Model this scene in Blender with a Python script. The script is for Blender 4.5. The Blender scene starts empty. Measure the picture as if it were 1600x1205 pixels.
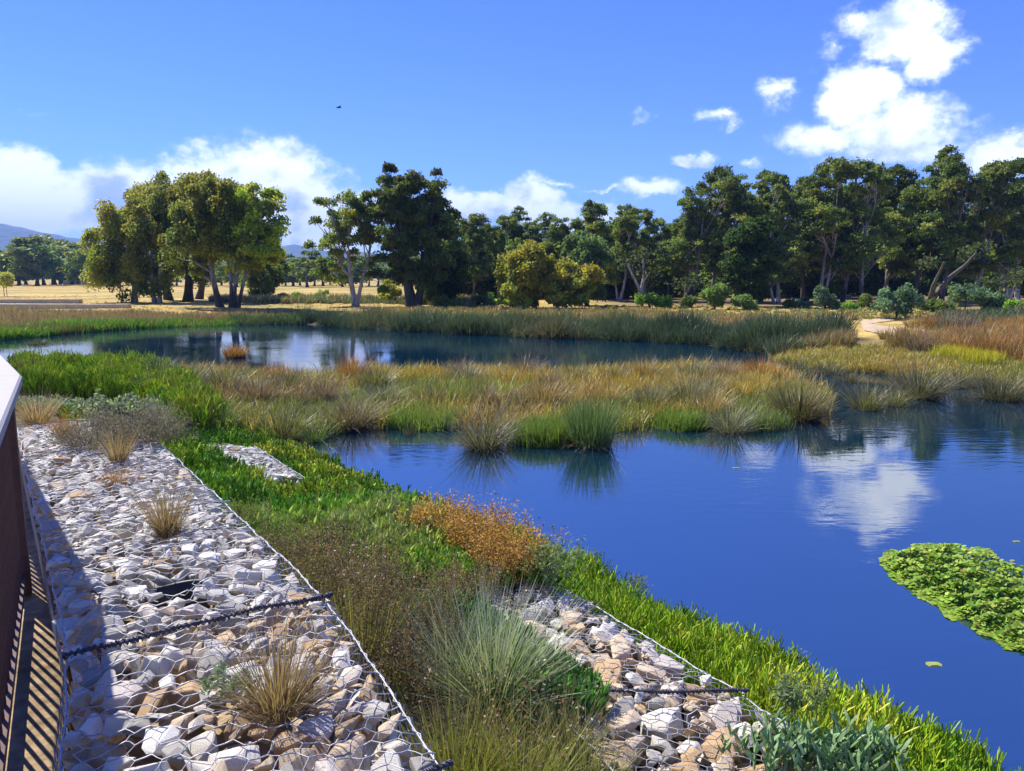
import bpy, bmesh, math
import numpy as np
from mathutils import Vector

# ------------------------------------------------------------------ scene, camera, light
sc = bpy.context.scene
COL = sc.collection
RNG = np.random.default_rng(11)
R = math.radians
CAM_H, PITCH, FPX = 3.0, 8.2, 1164.0            # eye height over the water, degrees down, focal length in photo pixels (1600 wide)

cam = bpy.data.cameras.new('camera')
cam.sensor_width = 36.0
cam.lens = 36.0 * FPX / 1600.0
cam.clip_start = 0.05
cam.clip_end = 30000
cam_o = bpy.data.objects.new('camera', cam)
cam_o.location = (0, 0, CAM_H)
cam_o.rotation_euler = (R(90 - PITCH), 0, 0)
COL.objects.link(cam_o)
sc.camera = cam_o

SUN_EL, SUN_AZ = 50.0, -49.5                     # azimuth from +Y, negative is left
sd = Vector((math.sin(R(SUN_AZ)) * math.cos(R(SUN_EL)), math.cos(R(SUN_AZ)) * math.cos(R(SUN_EL)), math.sin(R(SUN_EL))))
sun = bpy.data.lights.new('sun', 'SUN')
sun.energy = 5.0
sun.angle = R(0.55)
sun.color = (1.0, 0.95, 0.86)
sun_o = bpy.data.objects.new('sun', sun)
sun_o.rotation_euler = sd.to_track_quat('Z', 'Y').to_euler()
sun_o.location = (-40, 40, 60)
COL.objects.link(sun_o)

sc.view_settings.view_transform = 'Standard'
sc.view_settings.look = 'None'
sc.view_settings.gamma = 1.0
sc.view_settings.exposure = 0.85
sc.view_settings.use_curve_mapping = False
sc.cycles.use_denoising = True
sc.cycles.max_bounces = 6
sc.cycles.diffuse_bounces = 3
sc.cycles.glossy_bounces = 3
sc.cycles.transmission_bounces = 4
sc.cycles.transparent_max_bounces = 4
sc.cycles.volume_bounces = 0
sc.cycles.caustics_reflective = False
sc.cycles.caustics_refractive = False


def px_dir(px, py):
    a = (np.asarray(px, float) - 800.0) / FPX
    b = -(np.asarray(py, float) - 602.5) / FPX
    p = R(PITCH)
    return np.stack([a, math.cos(p) + b * math.sin(p), -math.sin(p) + b * math.cos(p)], -1)


def gp(px, py, z=0.0):
    """photo pixel -> point on the horizontal plane z"""
    d = px_dir(px, py)
    k = (z - CAM_H) / d[..., 2]
    return np.stack([d[..., 0] * k, d[..., 1] * k, np.full_like(k, 0) + z], -1)


def px_at_y(px, py, y):
    d = px_dir(px, py)
    k = y / d[1]
    return np.array([d[0] * k, y, CAM_H + d[2] * k])


# ------------------------------------------------------------------ world: sky with cumulus clouds
def build_world():
    w = bpy.data.worlds.new('World')
    sc.world = w
    w.use_nodes = True
    nt = w.node_tree
    nt.nodes.clear()
    N, L = nt.nodes, nt.links
    out = N.new('ShaderNodeOutputWorld')
    bg = N.new('ShaderNodeBackground')
    bg.inputs['Strength'].default_value = 0.125
    L.new(bg.outputs[0], out.inputs[0])
    sky = N.new('ShaderNodeTexSky')
    sky.sky_type = 'NISHITA'
    sky.sun_disc = False
    sky.sun_elevation = R(SUN_EL)
    sky.sun_rotation = R(SUN_AZ)
    sky.air_density = 1.0
    sky.dust_density = 0.0
    sky.altitude = 1500
    sky.ozone_density = 3.0
    hs = N.new('ShaderNodeHueSaturation')
    hs.inputs['Hue'].default_value = 0.519
    hs.inputs['Saturation'].default_value = 1.10
    hs.inputs['Value'].default_value = 1.03
    tint = N.new('ShaderNodeMix')
    tint.data_type = 'RGBA'
    tint.blend_type = 'MULTIPLY'
    tint.inputs['Factor'].default_value = 1.0
    tint.inputs['B'].default_value = (.60, .80, 1.14, 1)
    L.new(sky.outputs[0], tint.inputs['A'])
    L.new(tint.outputs['Result'], hs.inputs['Color'])
    tc = N.new('ShaderNodeTexCoord')

    def math_(op, a, b=None, c=None, clamp=False):
        n = N.new('ShaderNodeMath')
        n.operation = op
        n.use_clamp = clamp
        for i, v in enumerate((a, b, c)):
            if v is None:
                continue
            if isinstance(v, (int, float)):
                n.inputs[i].default_value = v
            else:
                L.new(v, n.inputs[i])
        return n.outputs[0]

    sx = N.new('ShaderNodeSeparateXYZ')
    L.new(tc.outputs['Generated'], sx.inputs[0])
    az = math_('ARCTAN2', sx.outputs[0], sx.outputs[1])
    el = math_('ARCSINE', sx.outputs[2])

    # billow: displace the direction with noise
    nz = N.new('ShaderNodeTexNoise')
    nz.inputs['Scale'].default_value = 14.0
    nz.inputs['Detail'].default_value = 7.0
    nz.inputs['Roughness'].default_value = 0.62
    mp = N.new('ShaderNodeMapping')
    mp.inputs['Scale'].default_value = (1, 1, 1.4)
    L.new(tc.outputs['Generated'], mp.inputs[0])
    L.new(mp.outputs[0], nz.inputs['Vector'])
    nsep = N.new('ShaderNodeSeparateColor')
    L.new(nz.outputs['Color'], nsep.inputs[0])
    az2 = math_('ADD', az, math_('MULTIPLY', math_('SUBTRACT', nsep.outputs[0], 0.5), 0.10))
    el2 = math_('ADD', el, math_('MULTIPLY', math_('SUBTRACT', nsep.outputs[1], 0.5), 0.07))
    comb = N.new('ShaderNodeCombineXYZ')
    L.new(az2, comb.inputs[0])
    L.new(el2, comb.inputs[1])

    # cloud bodies: centre pixel, half sizes in pixels, strength
    blobs = [(20, 290, 62, 62, 1.0), (75, 325, 120, 50, 1.0), (190, 325, 120, 62, 1.0), (310, 310, 80, 66, 1.0),
             (430, 280, 84, 62, 1.05), (470, 325, 110, 60, 1.0), (500, 380, 130, 30, .8), (530, 300, 45, 22, .55),
             (740, 325, 75, 26, .95), (832, 322, 48, 36, 1.0), (900, 345, 70, 30, .8),
             (1015, 303, 60, 20, .72), (880, 284, 40, 7, .42), (940, 295, 45, 6, .42),
             (1405, 45, 92, 56, .95), (1450, 85, 62, 46, .8), (1335, 150, 62, 50, .98), (1390, 200, 115, 48, .82),
             (1290, 215, 90, 34, .66), (1400, 240, 140, 36, .7), (1470, 185, 40, 20, .55),
             (1212, 140, 40, 26, .62), (1120, 182, 48, 14, .55), (1080, 250, 32, 15, .62), (1180, 250, 34, 12, .42),
             (1555, 245, 70, 36, .85), (1285, 80, 26, 32, .42), (1010, 175, 30, 12, .33), (60, 170, 60, 10, .25), (392, 218, 12, 6, .5)]
    for (a_, e_, ra, re, s_) in [(-1.1, .16, .22, .07, .9), (-1.7, .13, .3, .06, .9), (1.15, .2, .18, .08, .8), (1.8, .15, .3, .07, .9), (2.6, .3, .25, .1, .8), (-2.5, .25, .3, .1, .85)]:
        blobs.append((None, (a_, e_, ra, re), 0, 0, s_))
    field = None
    for (bx, by, rx, ry, s_) in blobs:
        if bx is None:
            a0, e0, ra, re = by
        else:
            d = px_dir(bx, by)
            d1 = px_dir(bx + rx, by)
            d2 = px_dir(bx, by - ry)
            d = d / np.linalg.norm(d); d1 = d1 / np.linalg.norm(d1); d2 = d2 / np.linalg.norm(d2)
            a0, e0 = math.atan2(d[0], d[1]), math.asin(d[2])
            ra = abs(math.atan2(d1[0], d1[1]) - a0)
            re = abs(math.asin(d2[2]) - e0)
        vm = N.new('ShaderNodeVectorMath')
        vm.operation = 'MULTIPLY_ADD'
        L.new(comb.outputs[0], vm.inputs[0])
        vm.inputs[1].default_value = (1 / ra, 1 / re, 0)
        vm.inputs[2].default_value = (-a0 / ra, -e0 / re, 0)
        ln = N.new('ShaderNodeVectorMath')
        ln.operation = 'LENGTH'
        L.new(vm.outputs[0], ln.inputs[0])
        f = math_('MULTIPLY_ADD', ln.outputs['Value'], -0.62 * s_, 1.0 * s_)
        field = f if field is None else math_('MAXIMUM', field, f)
    # fine noise eats the edge
    n2 = N.new('ShaderNodeTexNoise')
    n2.inputs['Scale'].default_value = 34.0
    n2.inputs['Detail'].default_value = 8.0
    n2.inputs['Roughness'].default_value = 0.6
    L.new(mp.outputs[0], n2.inputs['Vector'])
    n3 = N.new('ShaderNodeTexNoise')
    n3.inputs['Scale'].default_value = 9.0
    n3.inputs['Detail'].default_value = 5.0
    L.new(mp.outputs[0], n3.inputs['Vector'])
    dens = math_('ADD', field, math_('MULTIPLY', math_('SUBTRACT', n2.outputs[0], 0.5), 0.62))
    dens = math_('ADD', dens, math_('MULTIPLY', math_('SUBTRACT', n3.outputs[0], 0.5), 0.45))
    mr = N.new('ShaderNodeMapRange')
    mr.interpolation_type = 'SMOOTHERSTEP'
    mr.inputs['From Min'].default_value = 0.19
    mr.inputs['From Max'].default_value = 0.64
    L.new(dens, mr.inputs['Value'])
    # cloud's own light and shade: lit towards the sun, grey-violet hollows
    off = N.new('ShaderNodeVectorMath')
    off.operation = 'ADD'
    off.inputs[1].default_value = (-0.03, 0.0, 0.05)
    L.new(mp.outputs[0], off.inputs[0])
    n4 = N.new('ShaderNodeTexNoise')
    n4.inputs['Scale'].default_value = 11.0
    n4.inputs['Detail'].default_value = 6.0
    n4.inputs['Roughness'].default_value = 0.55
    L.new(off.outputs[0], n4.inputs['Vector'])
    shd = math_('ADD', math_('MULTIPLY', math_('SUBTRACT', n4.outputs[0], 0.5), 2.6), math_('MULTIPLY', math_('SUBTRACT', field, 0.55), 0.6))
    mr2 = N.new('ShaderNodeMapRange')
    mr2.interpolation_type = 'SMOOTHSTEP'
    mr2.inputs['From Min'].default_value = 0.05
    mr2.inputs['From Max'].default_value = 0.55
    L.new(shd, mr2.inputs['Value'])
    cm = N.new('ShaderNodeMix')
    cm.data_type = 'RGBA'
    cm.inputs['A'].default_value = (7.6, 8.0, 8.4, 1)
    cm.inputs['B'].default_value = (2.9, 3.7, 6.6, 1)
    L.new(mr2.outputs[0], cm.inputs['Factor'])
    mx = N.new('ShaderNodeMix')
    mx.data_type = 'RGBA'
    L.new(mr.outputs[0], mx.inputs['Factor'])
    L.new(hs.outputs[0], mx.inputs['A'])
    L.new(cm.outputs['Result'], mx.inputs['B'])
    L.new(mx.outputs['Result'], bg.inputs['Color'])


build_world()

# ------------------------------------------------------------------ helpers: materials
MATS = {}


def new_mat(name):
    m = bpy.data.materials.new(name)
    m.use_nodes = True
    nt = m.node_tree
    nt.nodes.clear()
    MATS[name] = m
    return m, nt.nodes, nt.links


def nd(N, t, **kw):
    n = N.new(t)
    for k, v in kw.items():
        setattr(n, k, v)
    return n


def leaf_mat(name, trans=0.38, rough=0.5, spec=0.35, boost=(1.25, 1.3, 0.7)):
    m, N, L = new_mat(name)
    out = nd(N, 'ShaderNodeOutputMaterial')
    at = nd(N, 'ShaderNodeAttribute', attribute_name='col')
    pr = nd(N, 'ShaderNodeBsdfPrincipled')
    pr.inputs['Roughness'].default_value = rough
    pr.inputs['Specular IOR Level'].default_value = spec
    oi = nd(N, 'ShaderNodeObjectInfo')
    mr = nd(N, 'ShaderNodeMapRange')
    mr.inputs['To Min'].default_value = .84
    mr.inputs['To Max'].default_value = 1.16
    L.new(oi.outputs['Random'], mr.inputs['Value'])
    vr = nd(N, 'ShaderNodeVectorMath', operation='MULTIPLY')
    L.new(at.outputs['Color'], vr.inputs[0])
    L.new(mr.outputs[0], vr.inputs[1])
    L.new(vr.outputs[0], pr.inputs['Base Color'])
    tr = nd(N, 'ShaderNodeBsdfTranslucent')
    mu = nd(N, 'ShaderNodeMix', data_type='RGBA', blend_type='MULTIPLY')
    mu.inputs['Factor'].default_value = 1.0
    mu.inputs['B'].default_value = (*boost, 1)
    L.new(vr.outputs[0], mu.inputs['A'])
    L.new(mu.outputs['Result'], tr.inputs['Color'])
    mx = nd(N, 'ShaderNodeMixShader')
    mx.inputs[0].default_value = trans
    L.new(pr.outputs[0], mx.inputs[1])
    L.new(tr.outputs[0], mx.inputs[2])
    L.new(mx.outputs[0], out.inputs[0])
    return m


def bark_mat(name, base, spot, low, lowh=1.6):
    """base colour, blotch colour and the rough dark stocking at the foot of the trunk"""
    m, N, L = new_mat(name)
    out = nd(N, 'ShaderNodeOutputMaterial')
    pr = nd(N, 'ShaderNodeBsdfPrincipled')
    pr.inputs['Roughness'].default_value = 0.85
    tc = nd(N, 'ShaderNodeTexCoord')
    mp = nd(N, 'ShaderNodeMapping')
    mp.inputs['Scale'].default_value = (3, 3, .7)
    L.new(tc.outputs['Object'], mp.inputs[0])
    nz = nd(N, 'ShaderNodeTexNoise')
    nz.inputs['Scale'].default_value = 2.2
    nz.inputs['Detail'].default_value = 7
    L.new(mp.outputs[0], nz.inputs['Vector'])
    cr = nd(N, 'ShaderNodeValToRGB')
    cr.color_ramp.elements[0].position = .38
    cr.color_ramp.elements[0].color = (*spot, 1)
    cr.color_ramp.elements[1].position = .6
    cr.color_ramp.elements[1].color = (*base, 1)
    L.new(nz.outputs[0], cr.inputs[0])
    sp = nd(N, 'ShaderNodeSeparateXYZ')
    L.new(tc.outputs['Object'], sp.inputs[0])
    ad = nd(N, 'ShaderNodeMath', operation='MULTIPLY_ADD')
    L.new(nz.outputs[0], ad.inputs[0])
    ad.inputs[1].default_value = 2.2
    L.new(sp.outputs[2], ad.inputs[2])
    mr = nd(N, 'ShaderNodeMapRange')
    mr.inputs['From Min'].default_value = lowh + .6
    mr.inputs['From Max'].default_value = lowh + 1.8
    L.new(ad.outputs[0], mr.inputs['Value'])
    mx = nd(N, 'ShaderNodeMix', data_type='RGBA')
    mx.inputs['A'].default_value = (*low, 1)
    L.new(cr.outputs[0], mx.inputs['B'])
    L.new(mr.outputs[0], mx.inputs['Factor'])
    L.new(mx.outputs['Result'], pr.inputs['Base Color'])
    bp = nd(N, 'ShaderNodeBump')
    bp.inputs['Strength'].default_value = .6
    bp.inputs['Distance'].default_value = .05
    L.new(nz.outputs[0], bp.inputs['Height'])
    L.new(bp.outputs[0], pr.inputs['Normal'])
    L.new(pr.outputs[0], out.inputs[0])
    return m


def plain_mat(name, col, rough=.6, metal=0.0, nscale=8, namp=.25, bump=.2, dist=.01, stretch=(1, 1, 1), coords='Object', attr=None, objcol=False, spec=.5):
    """a base colour (or the 'col' attribute / the object's own colour) varied by noise, with fine relief"""
    m, N, L = new_mat(name)
    out = nd(N, 'ShaderNodeOutputMaterial')
    pr = nd(N, 'ShaderNodeBsdfPrincipled')
    pr.inputs['Roughness'].default_value = rough
    pr.inputs['Metallic'].default_value = metal
    pr.inputs['Specular IOR Level'].default_value = spec
    tc = nd(N, 'ShaderNodeTexCoord')
    mp = nd(N, 'ShaderNodeMapping')
    mp.inputs['Scale'].default_value = stretch
    L.new(tc.outputs[coords], mp.inputs[0])
    nz = nd(N, 'ShaderNodeTexNoise')
    nz.inputs['Scale'].default_value = nscale
    nz.inputs['Detail'].default_value = 8
    nz.inputs['Roughness'].default_value = .6
    L.new(mp.outputs[0], nz.inputs['Vector'])
    mr = nd(N, 'ShaderNodeMapRange')
    mr.inputs['From Min'].default_value = .25
    mr.inputs['From Max'].default_value = .75
    mr.inputs['To Min'].default_value = 1 - namp
    mr.inputs['To Max'].default_value = 1 + namp
    L.new(nz.outputs[0], mr.inputs['Value'])
    mu = nd(N, 'ShaderNodeVectorMath', operation='MULTIPLY')
    if attr:
        at = nd(N, 'ShaderNodeAttribute', attribute_name=attr)
        L.new(at.outputs['Color'], mu.inputs[0])
    elif objcol:
        oi = nd(N, 'ShaderNodeObjectInfo')
        L.new(oi.outputs['Color'], mu.inputs[0])
    else:
        mu.inputs[0].default_value = col
    L.new(mr.outputs[0], mu.inputs[1])
    L.new(mu.outputs[0], pr.inputs['Base Color'])
    bp = nd(N, 'ShaderNodeBump')
    bp.inputs['Strength'].default_value = bump
    bp.inputs['Distance'].default_value = dist
    L.new(nz.outputs[0], bp.inputs['Height'])
    L.new(bp.outputs[0], pr.inputs['Normal'])
    L.new(pr.outputs[0], out.inputs[0])
    return m


leaf_mat('leaf', trans=.52, spec=.2)
leaf_mat('blade', trans=.30, rough=.45, spec=.4)
leaf_mat('succulent', trans=.25, rough=.5, spec=.25, boost=(1.2, 1.25, .6))
bark_mat('bark_pale', (.44, .40, .35), (.26, .21, .17), (.20, .165, .13), .2)
bark_mat('bark_grey', (.30, .26, .22), (.17, .14, .11), (.045, .036, .03), 1.6)
bark_mat('bark_dark', (.13, .11, .09), (.07, .055, .045), (.045, .036, .03), 1.0)
plain_mat('stone', (.5, .5, .5), .82, nscale=26, namp=.42, bump=.7, dist=.012, objcol=True)
plain_mat('stone_mass', (.5, .5, .5), .85, nscale=26, namp=.35, bump=.6, dist=.012, attr='col')
plain_mat('wire', (.34, .35, .38), .5, metal=.35, nscale=40, namp=.2, bump=0)
plain_mat('lacing', (.050, .052, .075), .45, metal=.2, nscale=60, namp=.3, bump=0)
plain_mat('black_plastic', (.012, .012, .013), .5, nscale=20, namp=.3, bump=.1)
plain_mat('rail_timber', (.33, .31, .30), .7, nscale=14, namp=.12, bump=.25, dist=.003, stretch=(1, 12, 12))
plain_mat('rust_steel', (.085, .035, .022), .7, nscale=12, namp=.45, bump=.2, dist=.003)
plain_mat('deck_timber', (.21, .16, .12), .8, nscale=6, namp=.3, bump=.3, dist=.004)
plain_mat('limestone', (.50, .41, .25), .85, nscale=3, namp=.25, bump=.3, dist=.02)
plain_mat('path_gravel', (.47, .35, .21), .9, nscale=1.6, namp=.15, bump=.3, dist=.03)
plain_mat('white_paint', (.75, .75, .74), .6, nscale=3, namp=.05, bump=0)
plain_mat('roof_metal', (.55, .56, .58), .5, nscale=2, namp=.1, bump=0)
plain_mat('wall_render', (.45, .40, .34), .8, nscale=2, namp=.15, bump=0)
plain_mat('dark_glass', (.02, .025, .03), .1, nscale=2, namp=.1, bump=0)
plain_mat('bird_dark', (.02, .02, .02), .8, nscale=9, namp=.1, bump=0)
plain_mat('hill_forest', (.06, .085, .055), .95, nscale=.01, namp=.45, bump=1, dist=30)


def ground_mat():
    m, N, L = new_mat('ground')
    out = nd(N, 'ShaderNodeOutputMaterial')
    pr = nd(N, 'ShaderNodeBsdfPrincipled')
    pr.inputs['Roughness'].default_value = .95
    pr.inputs['Specular IOR Level'].default_value = .15
    at = nd(N, 'ShaderNodeAttribute', attribute_name='col')
    tc = nd(N, 'ShaderNodeTexCoord')
    acc = at.outputs['Color']
    hgt = None
    for (s, amp) in ((.09, .35), (1.1, .30), (14.0, .35)):
        nz = nd(N, 'ShaderNodeTexNoise')
        nz.inputs['Scale'].default_value = s
        nz.inputs['Detail'].default_value = 6
        L.new(tc.outputs['Object'], nz.inputs['Vector'])
        mr = nd(N, 'ShaderNodeMapRange')
        mr.inputs['From Min'].default_value = .3
        mr.inputs['From Max'].default_value = .7
        mr.inputs['To Min'].default_value = 1 - amp
        mr.inputs['To Max'].default_value = 1 + amp
        L.new(nz.outputs[0], mr.inputs['Value'])
        mu = nd(N, 'ShaderNodeVectorMath', operation='MULTIPLY')
        L.new(acc, mu.inputs[0])
        L.new(mr.outputs[0], mu.inputs[1])
        acc = mu.outputs[0]
        hgt = nz.outputs[0]
    L.new(acc, pr.inputs['Base Color'])
    bp = nd(N, 'ShaderNodeBump')
    bp.inputs['Strength'].default_value = .8
    bp.inputs['Distance'].default_value = .03
    L.new(hgt, bp.inputs['Height'])
    L.new(bp.outputs[0], pr.inputs['Normal'])
    L.new(pr.outputs[0], out.inputs[0])


ground_mat()


def water_mat():
    m, N, L = new_mat('water')
    out = nd(N, 'ShaderNodeOutputMaterial')
    pr = nd(N, 'ShaderNodeBsdfPrincipled')
    pr.inputs['Base Color'].default_value = (.0015, .017, .034, 1)
    pr.inputs['Roughness'].default_value = .012
    pr.inputs['IOR'].default_value = 4.4
    pr.inputs['Specular IOR Level'].default_value = .5
    tc = nd(N, 'ShaderNodeTexCoord')
    mp = nd(N, 'ShaderNodeMapping')
    mp.inputs['Scale'].default_value = (.8, 1.8, 1)
    L.new(tc.outputs['Object'], mp.inputs[0])
    n1 = nd(N, 'ShaderNodeTexNoise')
    n1.inputs['Scale'].default_value = 3.2
    n1.inputs['Detail'].default_value = 4
    L.new(mp.outputs[0], n1.inputs['Vector'])
    n2 = nd(N, 'ShaderNodeTexNoise')          # calm and breezy patches
    n2.inputs['Scale'].default_value = .16
    n2.inputs['Detail'].default_value = 3
    L.new(mp.outputs[0], n2.inputs['Vector'])
    mr = nd(N, 'ShaderNodeMapRange')
    mr.inputs['From Min'].default_value = .42
    mr.inputs['From Max'].default_value = .68
    mr.inputs['To Min'].default_value = .15
    mr.inputs['To Max'].default_value = 1.0
    L.new(n2.outputs[0], mr.inputs['Value'])
    hm = nd(N, 'ShaderNodeMath', operation='MULTIPLY')
    L.new(n1.outputs[0], hm.inputs[0])
    L.new(mr.outputs[0], hm.inputs[1])
    bp = nd(N, 'ShaderNodeBump')
    bp.inputs['Strength'].default_value = .22
    bp.inputs['Distance'].default_value = .03
    L.new(hm.outputs[0], bp.inputs['Height'])
    L.new(bp.outputs[0], pr.inputs['Normal'])
    L.new(pr.outputs[0], out.inputs[0])


water_mat()


# ------------------------------------------------------------------ helpers: meshes
def mesh_np(name, V, faces, mat, col=None, smooth=False):
    """faces: list of int arrays (n,3) or (n,4)"""
    me = bpy.data.meshes.new(name)
    V = np.asarray(V, np.float32)
    me.vertices.add(len(V))
    me.vertices.foreach_set('co', V.ravel())
    faces = [np.asarray(f, np.int32) for f in faces if len(f)]
    nl = sum(f.size for f in faces)
    npoly = sum(len(f) for f in faces)
    me.loops.add(nl)
    me.loops.foreach_set('vertex_index', np.concatenate([f.ravel() for f in faces]))
    me.polygons.add(npoly)
    tot = np.concatenate([np.full(len(f), f.shape[1], np.int32) for f in faces])
    start = np.concatenate([[0], np.cumsum(tot)[:-1]]).astype(np.int32)
    me.polygons.foreach_set('loop_start', start)
    try:
        me.polygons.foreach_set('loop_total', tot)
    except Exception:
        pass
    me.polygons.foreach_set('use_smooth', np.full(npoly, bool(smooth)))
    if col is not None:
        a = me.attributes.new('col', 'FLOAT_COLOR', 'POINT')
        c = np.ones((len(V), 4), np.float32)
        c[:, :3] = np.clip(col, 0, 1)
        a.data.foreach_set('color', c.ravel())
    me.materials.append(MATS[mat])
    me.update()
    return me


class MB:
    """collects arrays of verts, faces and colours"""
    def __init__(s):
        s.V, s.F3, s.F4, s.C, s.n = [], [], [], [], 0

    def add(s, V, F3=None, F4=None, C=None):
        V = np.asarray(V, float).reshape(-1, 3)
        if F3 is not None and len(F3):
            s.F3.append(np.asarray(F3).reshape(-1, 3) + s.n)
        if F4 is not None and len(F4):
            s.F4.append(np.asarray(F4).reshape(-1, 4) + s.n)
        s.V.append(V)
        s.C.append(np.broadcast_to(np.array((.5, .5, .5)) if C is None else C, V.shape))
        s.n += len(V)
        return s

    def mesh(s, name, mat, smooth=False):
        f = []
        if s.F3:
            f.append(np.concatenate(s.F3))
        if s.F4:
            f.append(np.concatenate(s.F4))
        return mesh_np(name, np.concatenate(s.V), f, mat, np.concatenate(s.C), smooth)


def tag(o, label=None, cat=None, group=None, kind=None):
    if label:
        o['label'] = label
    if cat:
        o['category'] = cat
    if group:
        o['group'] = group
    if kind:
        o['kind'] = kind
    return o


def obj(name, me, parent=None, loc=None):
    o = bpy.data.objects.new(name, me)
    COL.objects.link(o)
    if parent is not None:
        o.parent = parent
    if loc is not None:
        o.location = loc
    return o


def empty(name, loc=(0, 0, 0), rz=0.0):
    o = bpy.data.objects.new(name, None)
    o.empty_display_size = .2
    COL.objects.link(o)
    o.location = loc
    o.rotation_euler = (0, 0, rz)
    return o


def unit(v):
    return v / np.maximum(np.linalg.norm(v, axis=-1, keepdims=True), 1e-9)


def blades(mb, base, az, L, lean, curv, w, col, tip=None, segs=3, face=None):
    """tapered ribbons that bend over: lean at the foot, lean+curv at the tip (radians)"""
    n = len(base)
    az, L, lean, curv, w = [np.broadcast_to(np.asarray(x, float), (n,)) for x in (az, L, lean, curv, w)]
    d = np.stack([np.cos(az), np.sin(az), np.zeros(n)], 1)
    fa = az + math.pi / 2 + (RNG.normal(0, .7, n) if face is None else face)
    sdv = np.stack([np.cos(fa), np.sin(fa), np.zeros(n)], 1)
    p = np.array(base, float)
    rows, cols = [], []
    col = np.broadcast_to(col, (n, 3))
    tip = col if tip is None else np.broadcast_to(tip, (n, 3))
    for k in range(segs):
        s = k / segs
        ww = (w * (1 - s) ** .6 * .5)[:, None]
        rows += [p - sdv * ww, p + sdv * ww]
        c = col * (1 - s) + tip * s
        cols += [c, c]
        th = lean + curv * s
        p = p + (L / segs)[:, None] * (np.sin(th)[:, None] * d + np.cos(th)[:, None] * np.array((0, 0, 1.0)))
    rows.append(p)
    cols.append(tip)
    m = 2 * segs + 1
    V = np.stack(rows, 1).reshape(-1, 3)
    C = np.stack(cols, 1).reshape(-1, 3)
    off = (np.arange(n) * m)[:, None]
    F4 = np.concatenate([off + np.array([2 * k, 2 * k + 1, 2 * k + 3, 2 * k + 2]) for k in range(segs - 1)]) if segs > 1 else None
    F3 = off + np.array([2 * segs - 2, 2 * segs - 1, 2 * segs])
    mb.add(V, F3, F4, C)
    return p


def frame(d):
    d = unit(d)
    up = np.where(np.abs(d[:, 2:3]) > .9, np.array([[1.0, 0, 0]]), np.array([[0, 0, 1.0]]))
    a = unit(np.cross(up, d))
    return d, a, np.cross(d, a)


def spindles(mb, base, d, L, r, col, mid=.5, foot=.6):
    """three-sided fleshy fingers"""
    n = len(base)
    d, a, b = frame(d)
    L = np.broadcast_to(L, (n,))[:, None]
    r = np.broadcast_to(r, (n,))[:, None]
    ph = RNG.uniform(0, 6.28, n)[:, None]
    rows = []
    for (s, k) in ((0, foot), (mid, 1.0)):
        for q in range(3):
            an = ph + q * 2.0944
            rows.append(base + d * L * s + (a * np.cos(an) + b * np.sin(an)) * r * k)
    rows.append(base + d * L)
    V = np.stack(rows, 1).reshape(-1, 3)
    off = (np.arange(n) * 7)[:, None]
    F4 = np.concatenate([off + np.array(f) for f in ([0, 1, 4, 3], [1, 2, 5, 4], [2, 0, 3, 5])])
    F3 = np.concatenate([off + np.array(f) for f in ([3, 4, 6], [4, 5, 6], [5, 3, 6])])
    mb.add(V, F3, F4, np.repeat(np.broadcast_to(col, (n, 3)), 7, 0))


def diamonds(mb, c, a, b, L, W, col):
    """leaf-shaped quads: long axis a, cross axis b"""
    n = len(c)
    L = np.broadcast_to(L, (n,))[:, None] * .5
    W = np.broadcast_to(W, (n,))[:, None] * .5
    V = np.stack([c - a * L, c + b * W, c + a * L, c - b * W], 1).reshape(-1, 3)
    F4 = np.arange(n * 4).reshape(-1, 4)
    mb.add(V, None, F4, np.repeat(np.broadcast_to(col, (n, 3)), 4, 0))


def tubes(mb, paths, sides=6, col=None):
    """paths: list of (points (k,3), radii (k,))"""
    an = np.arange(sides) * 2 * math.pi / sides
    for (P, r) in paths:
        P = np.asarray(P, float)
        r = np.broadcast_to(r, (len(P),))
        t = np.gradient(P, axis=0)
        _, a, b = frame(t)
        V = P[:, None, :] + (a[:, None, :] * np.cos(an)[None, :, None] + b[:, None, :] * np.sin(an)[None, :, None]) * r[:, None, None]
        k = len(P)
        i = np.arange(k - 1)[:, None] * sides
        j = np.arange(sides)[None, :]
        F = np.stack([i + j, i + (j + 1) % sides, i + sides + (j + 1) % sides, i + sides + j], -1).reshape(-1, 4)
        mb.add(V.reshape(-1, 3), None, F, col)


def sticks(mb, p0, p1, r, sides=4, col=None, caps=False):
    """straight bars, all at once"""
    p0, p1 = np.asarray(p0, float), np.asarray(p1, float)
    n = len(p0)
    d, a, b = frame(p1 - p0)
    r = np.broadcast_to(r, (n,))[:, None]
    rows = []
    for p in (p0, p1):
        for q in range(sides):
            an = 2 * math.pi * q / sides
            rows.append(p + (a * math.cos(an) + b * math.sin(an)) * r)
    V = np.stack(rows, 1).reshape(-1, 3)
    off = (np.arange(n) * 2 * sides)[:, None]
    F = np.concatenate([off + np.array([q, (q + 1) % sides, sides + (q + 1) % sides, sides + q]) for q in range(sides)])
    mb.add(V, None, F, col)


def box_pts(mb, quad, z0, z1, col=None):
    """a prism over a plan quad (4 xy points, counter-clockwise)"""
    q = np.asarray(quad, float)
    V = np.concatenate([np.c_[q, np.full(4, z0)], np.c_[q, np.full(4, z1)]])
    F = [[3, 2, 1, 0], [4, 5, 6, 7]] + [[i, (i + 1) % 4, 4 + (i + 1) % 4, 4 + i] for i in range(4)]
    mb.add(V, None, F, col)


def beam_quad(p, q, w):
    p, q = np.asarray(p, float)[:2], np.asarray(q, float)[:2]
    d = (q - p) / np.linalg.norm(q - p)
    n = np.array((-d[1], d[0])) * w / 2
    return [p - n, q - n, q + n, p + n]


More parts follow.
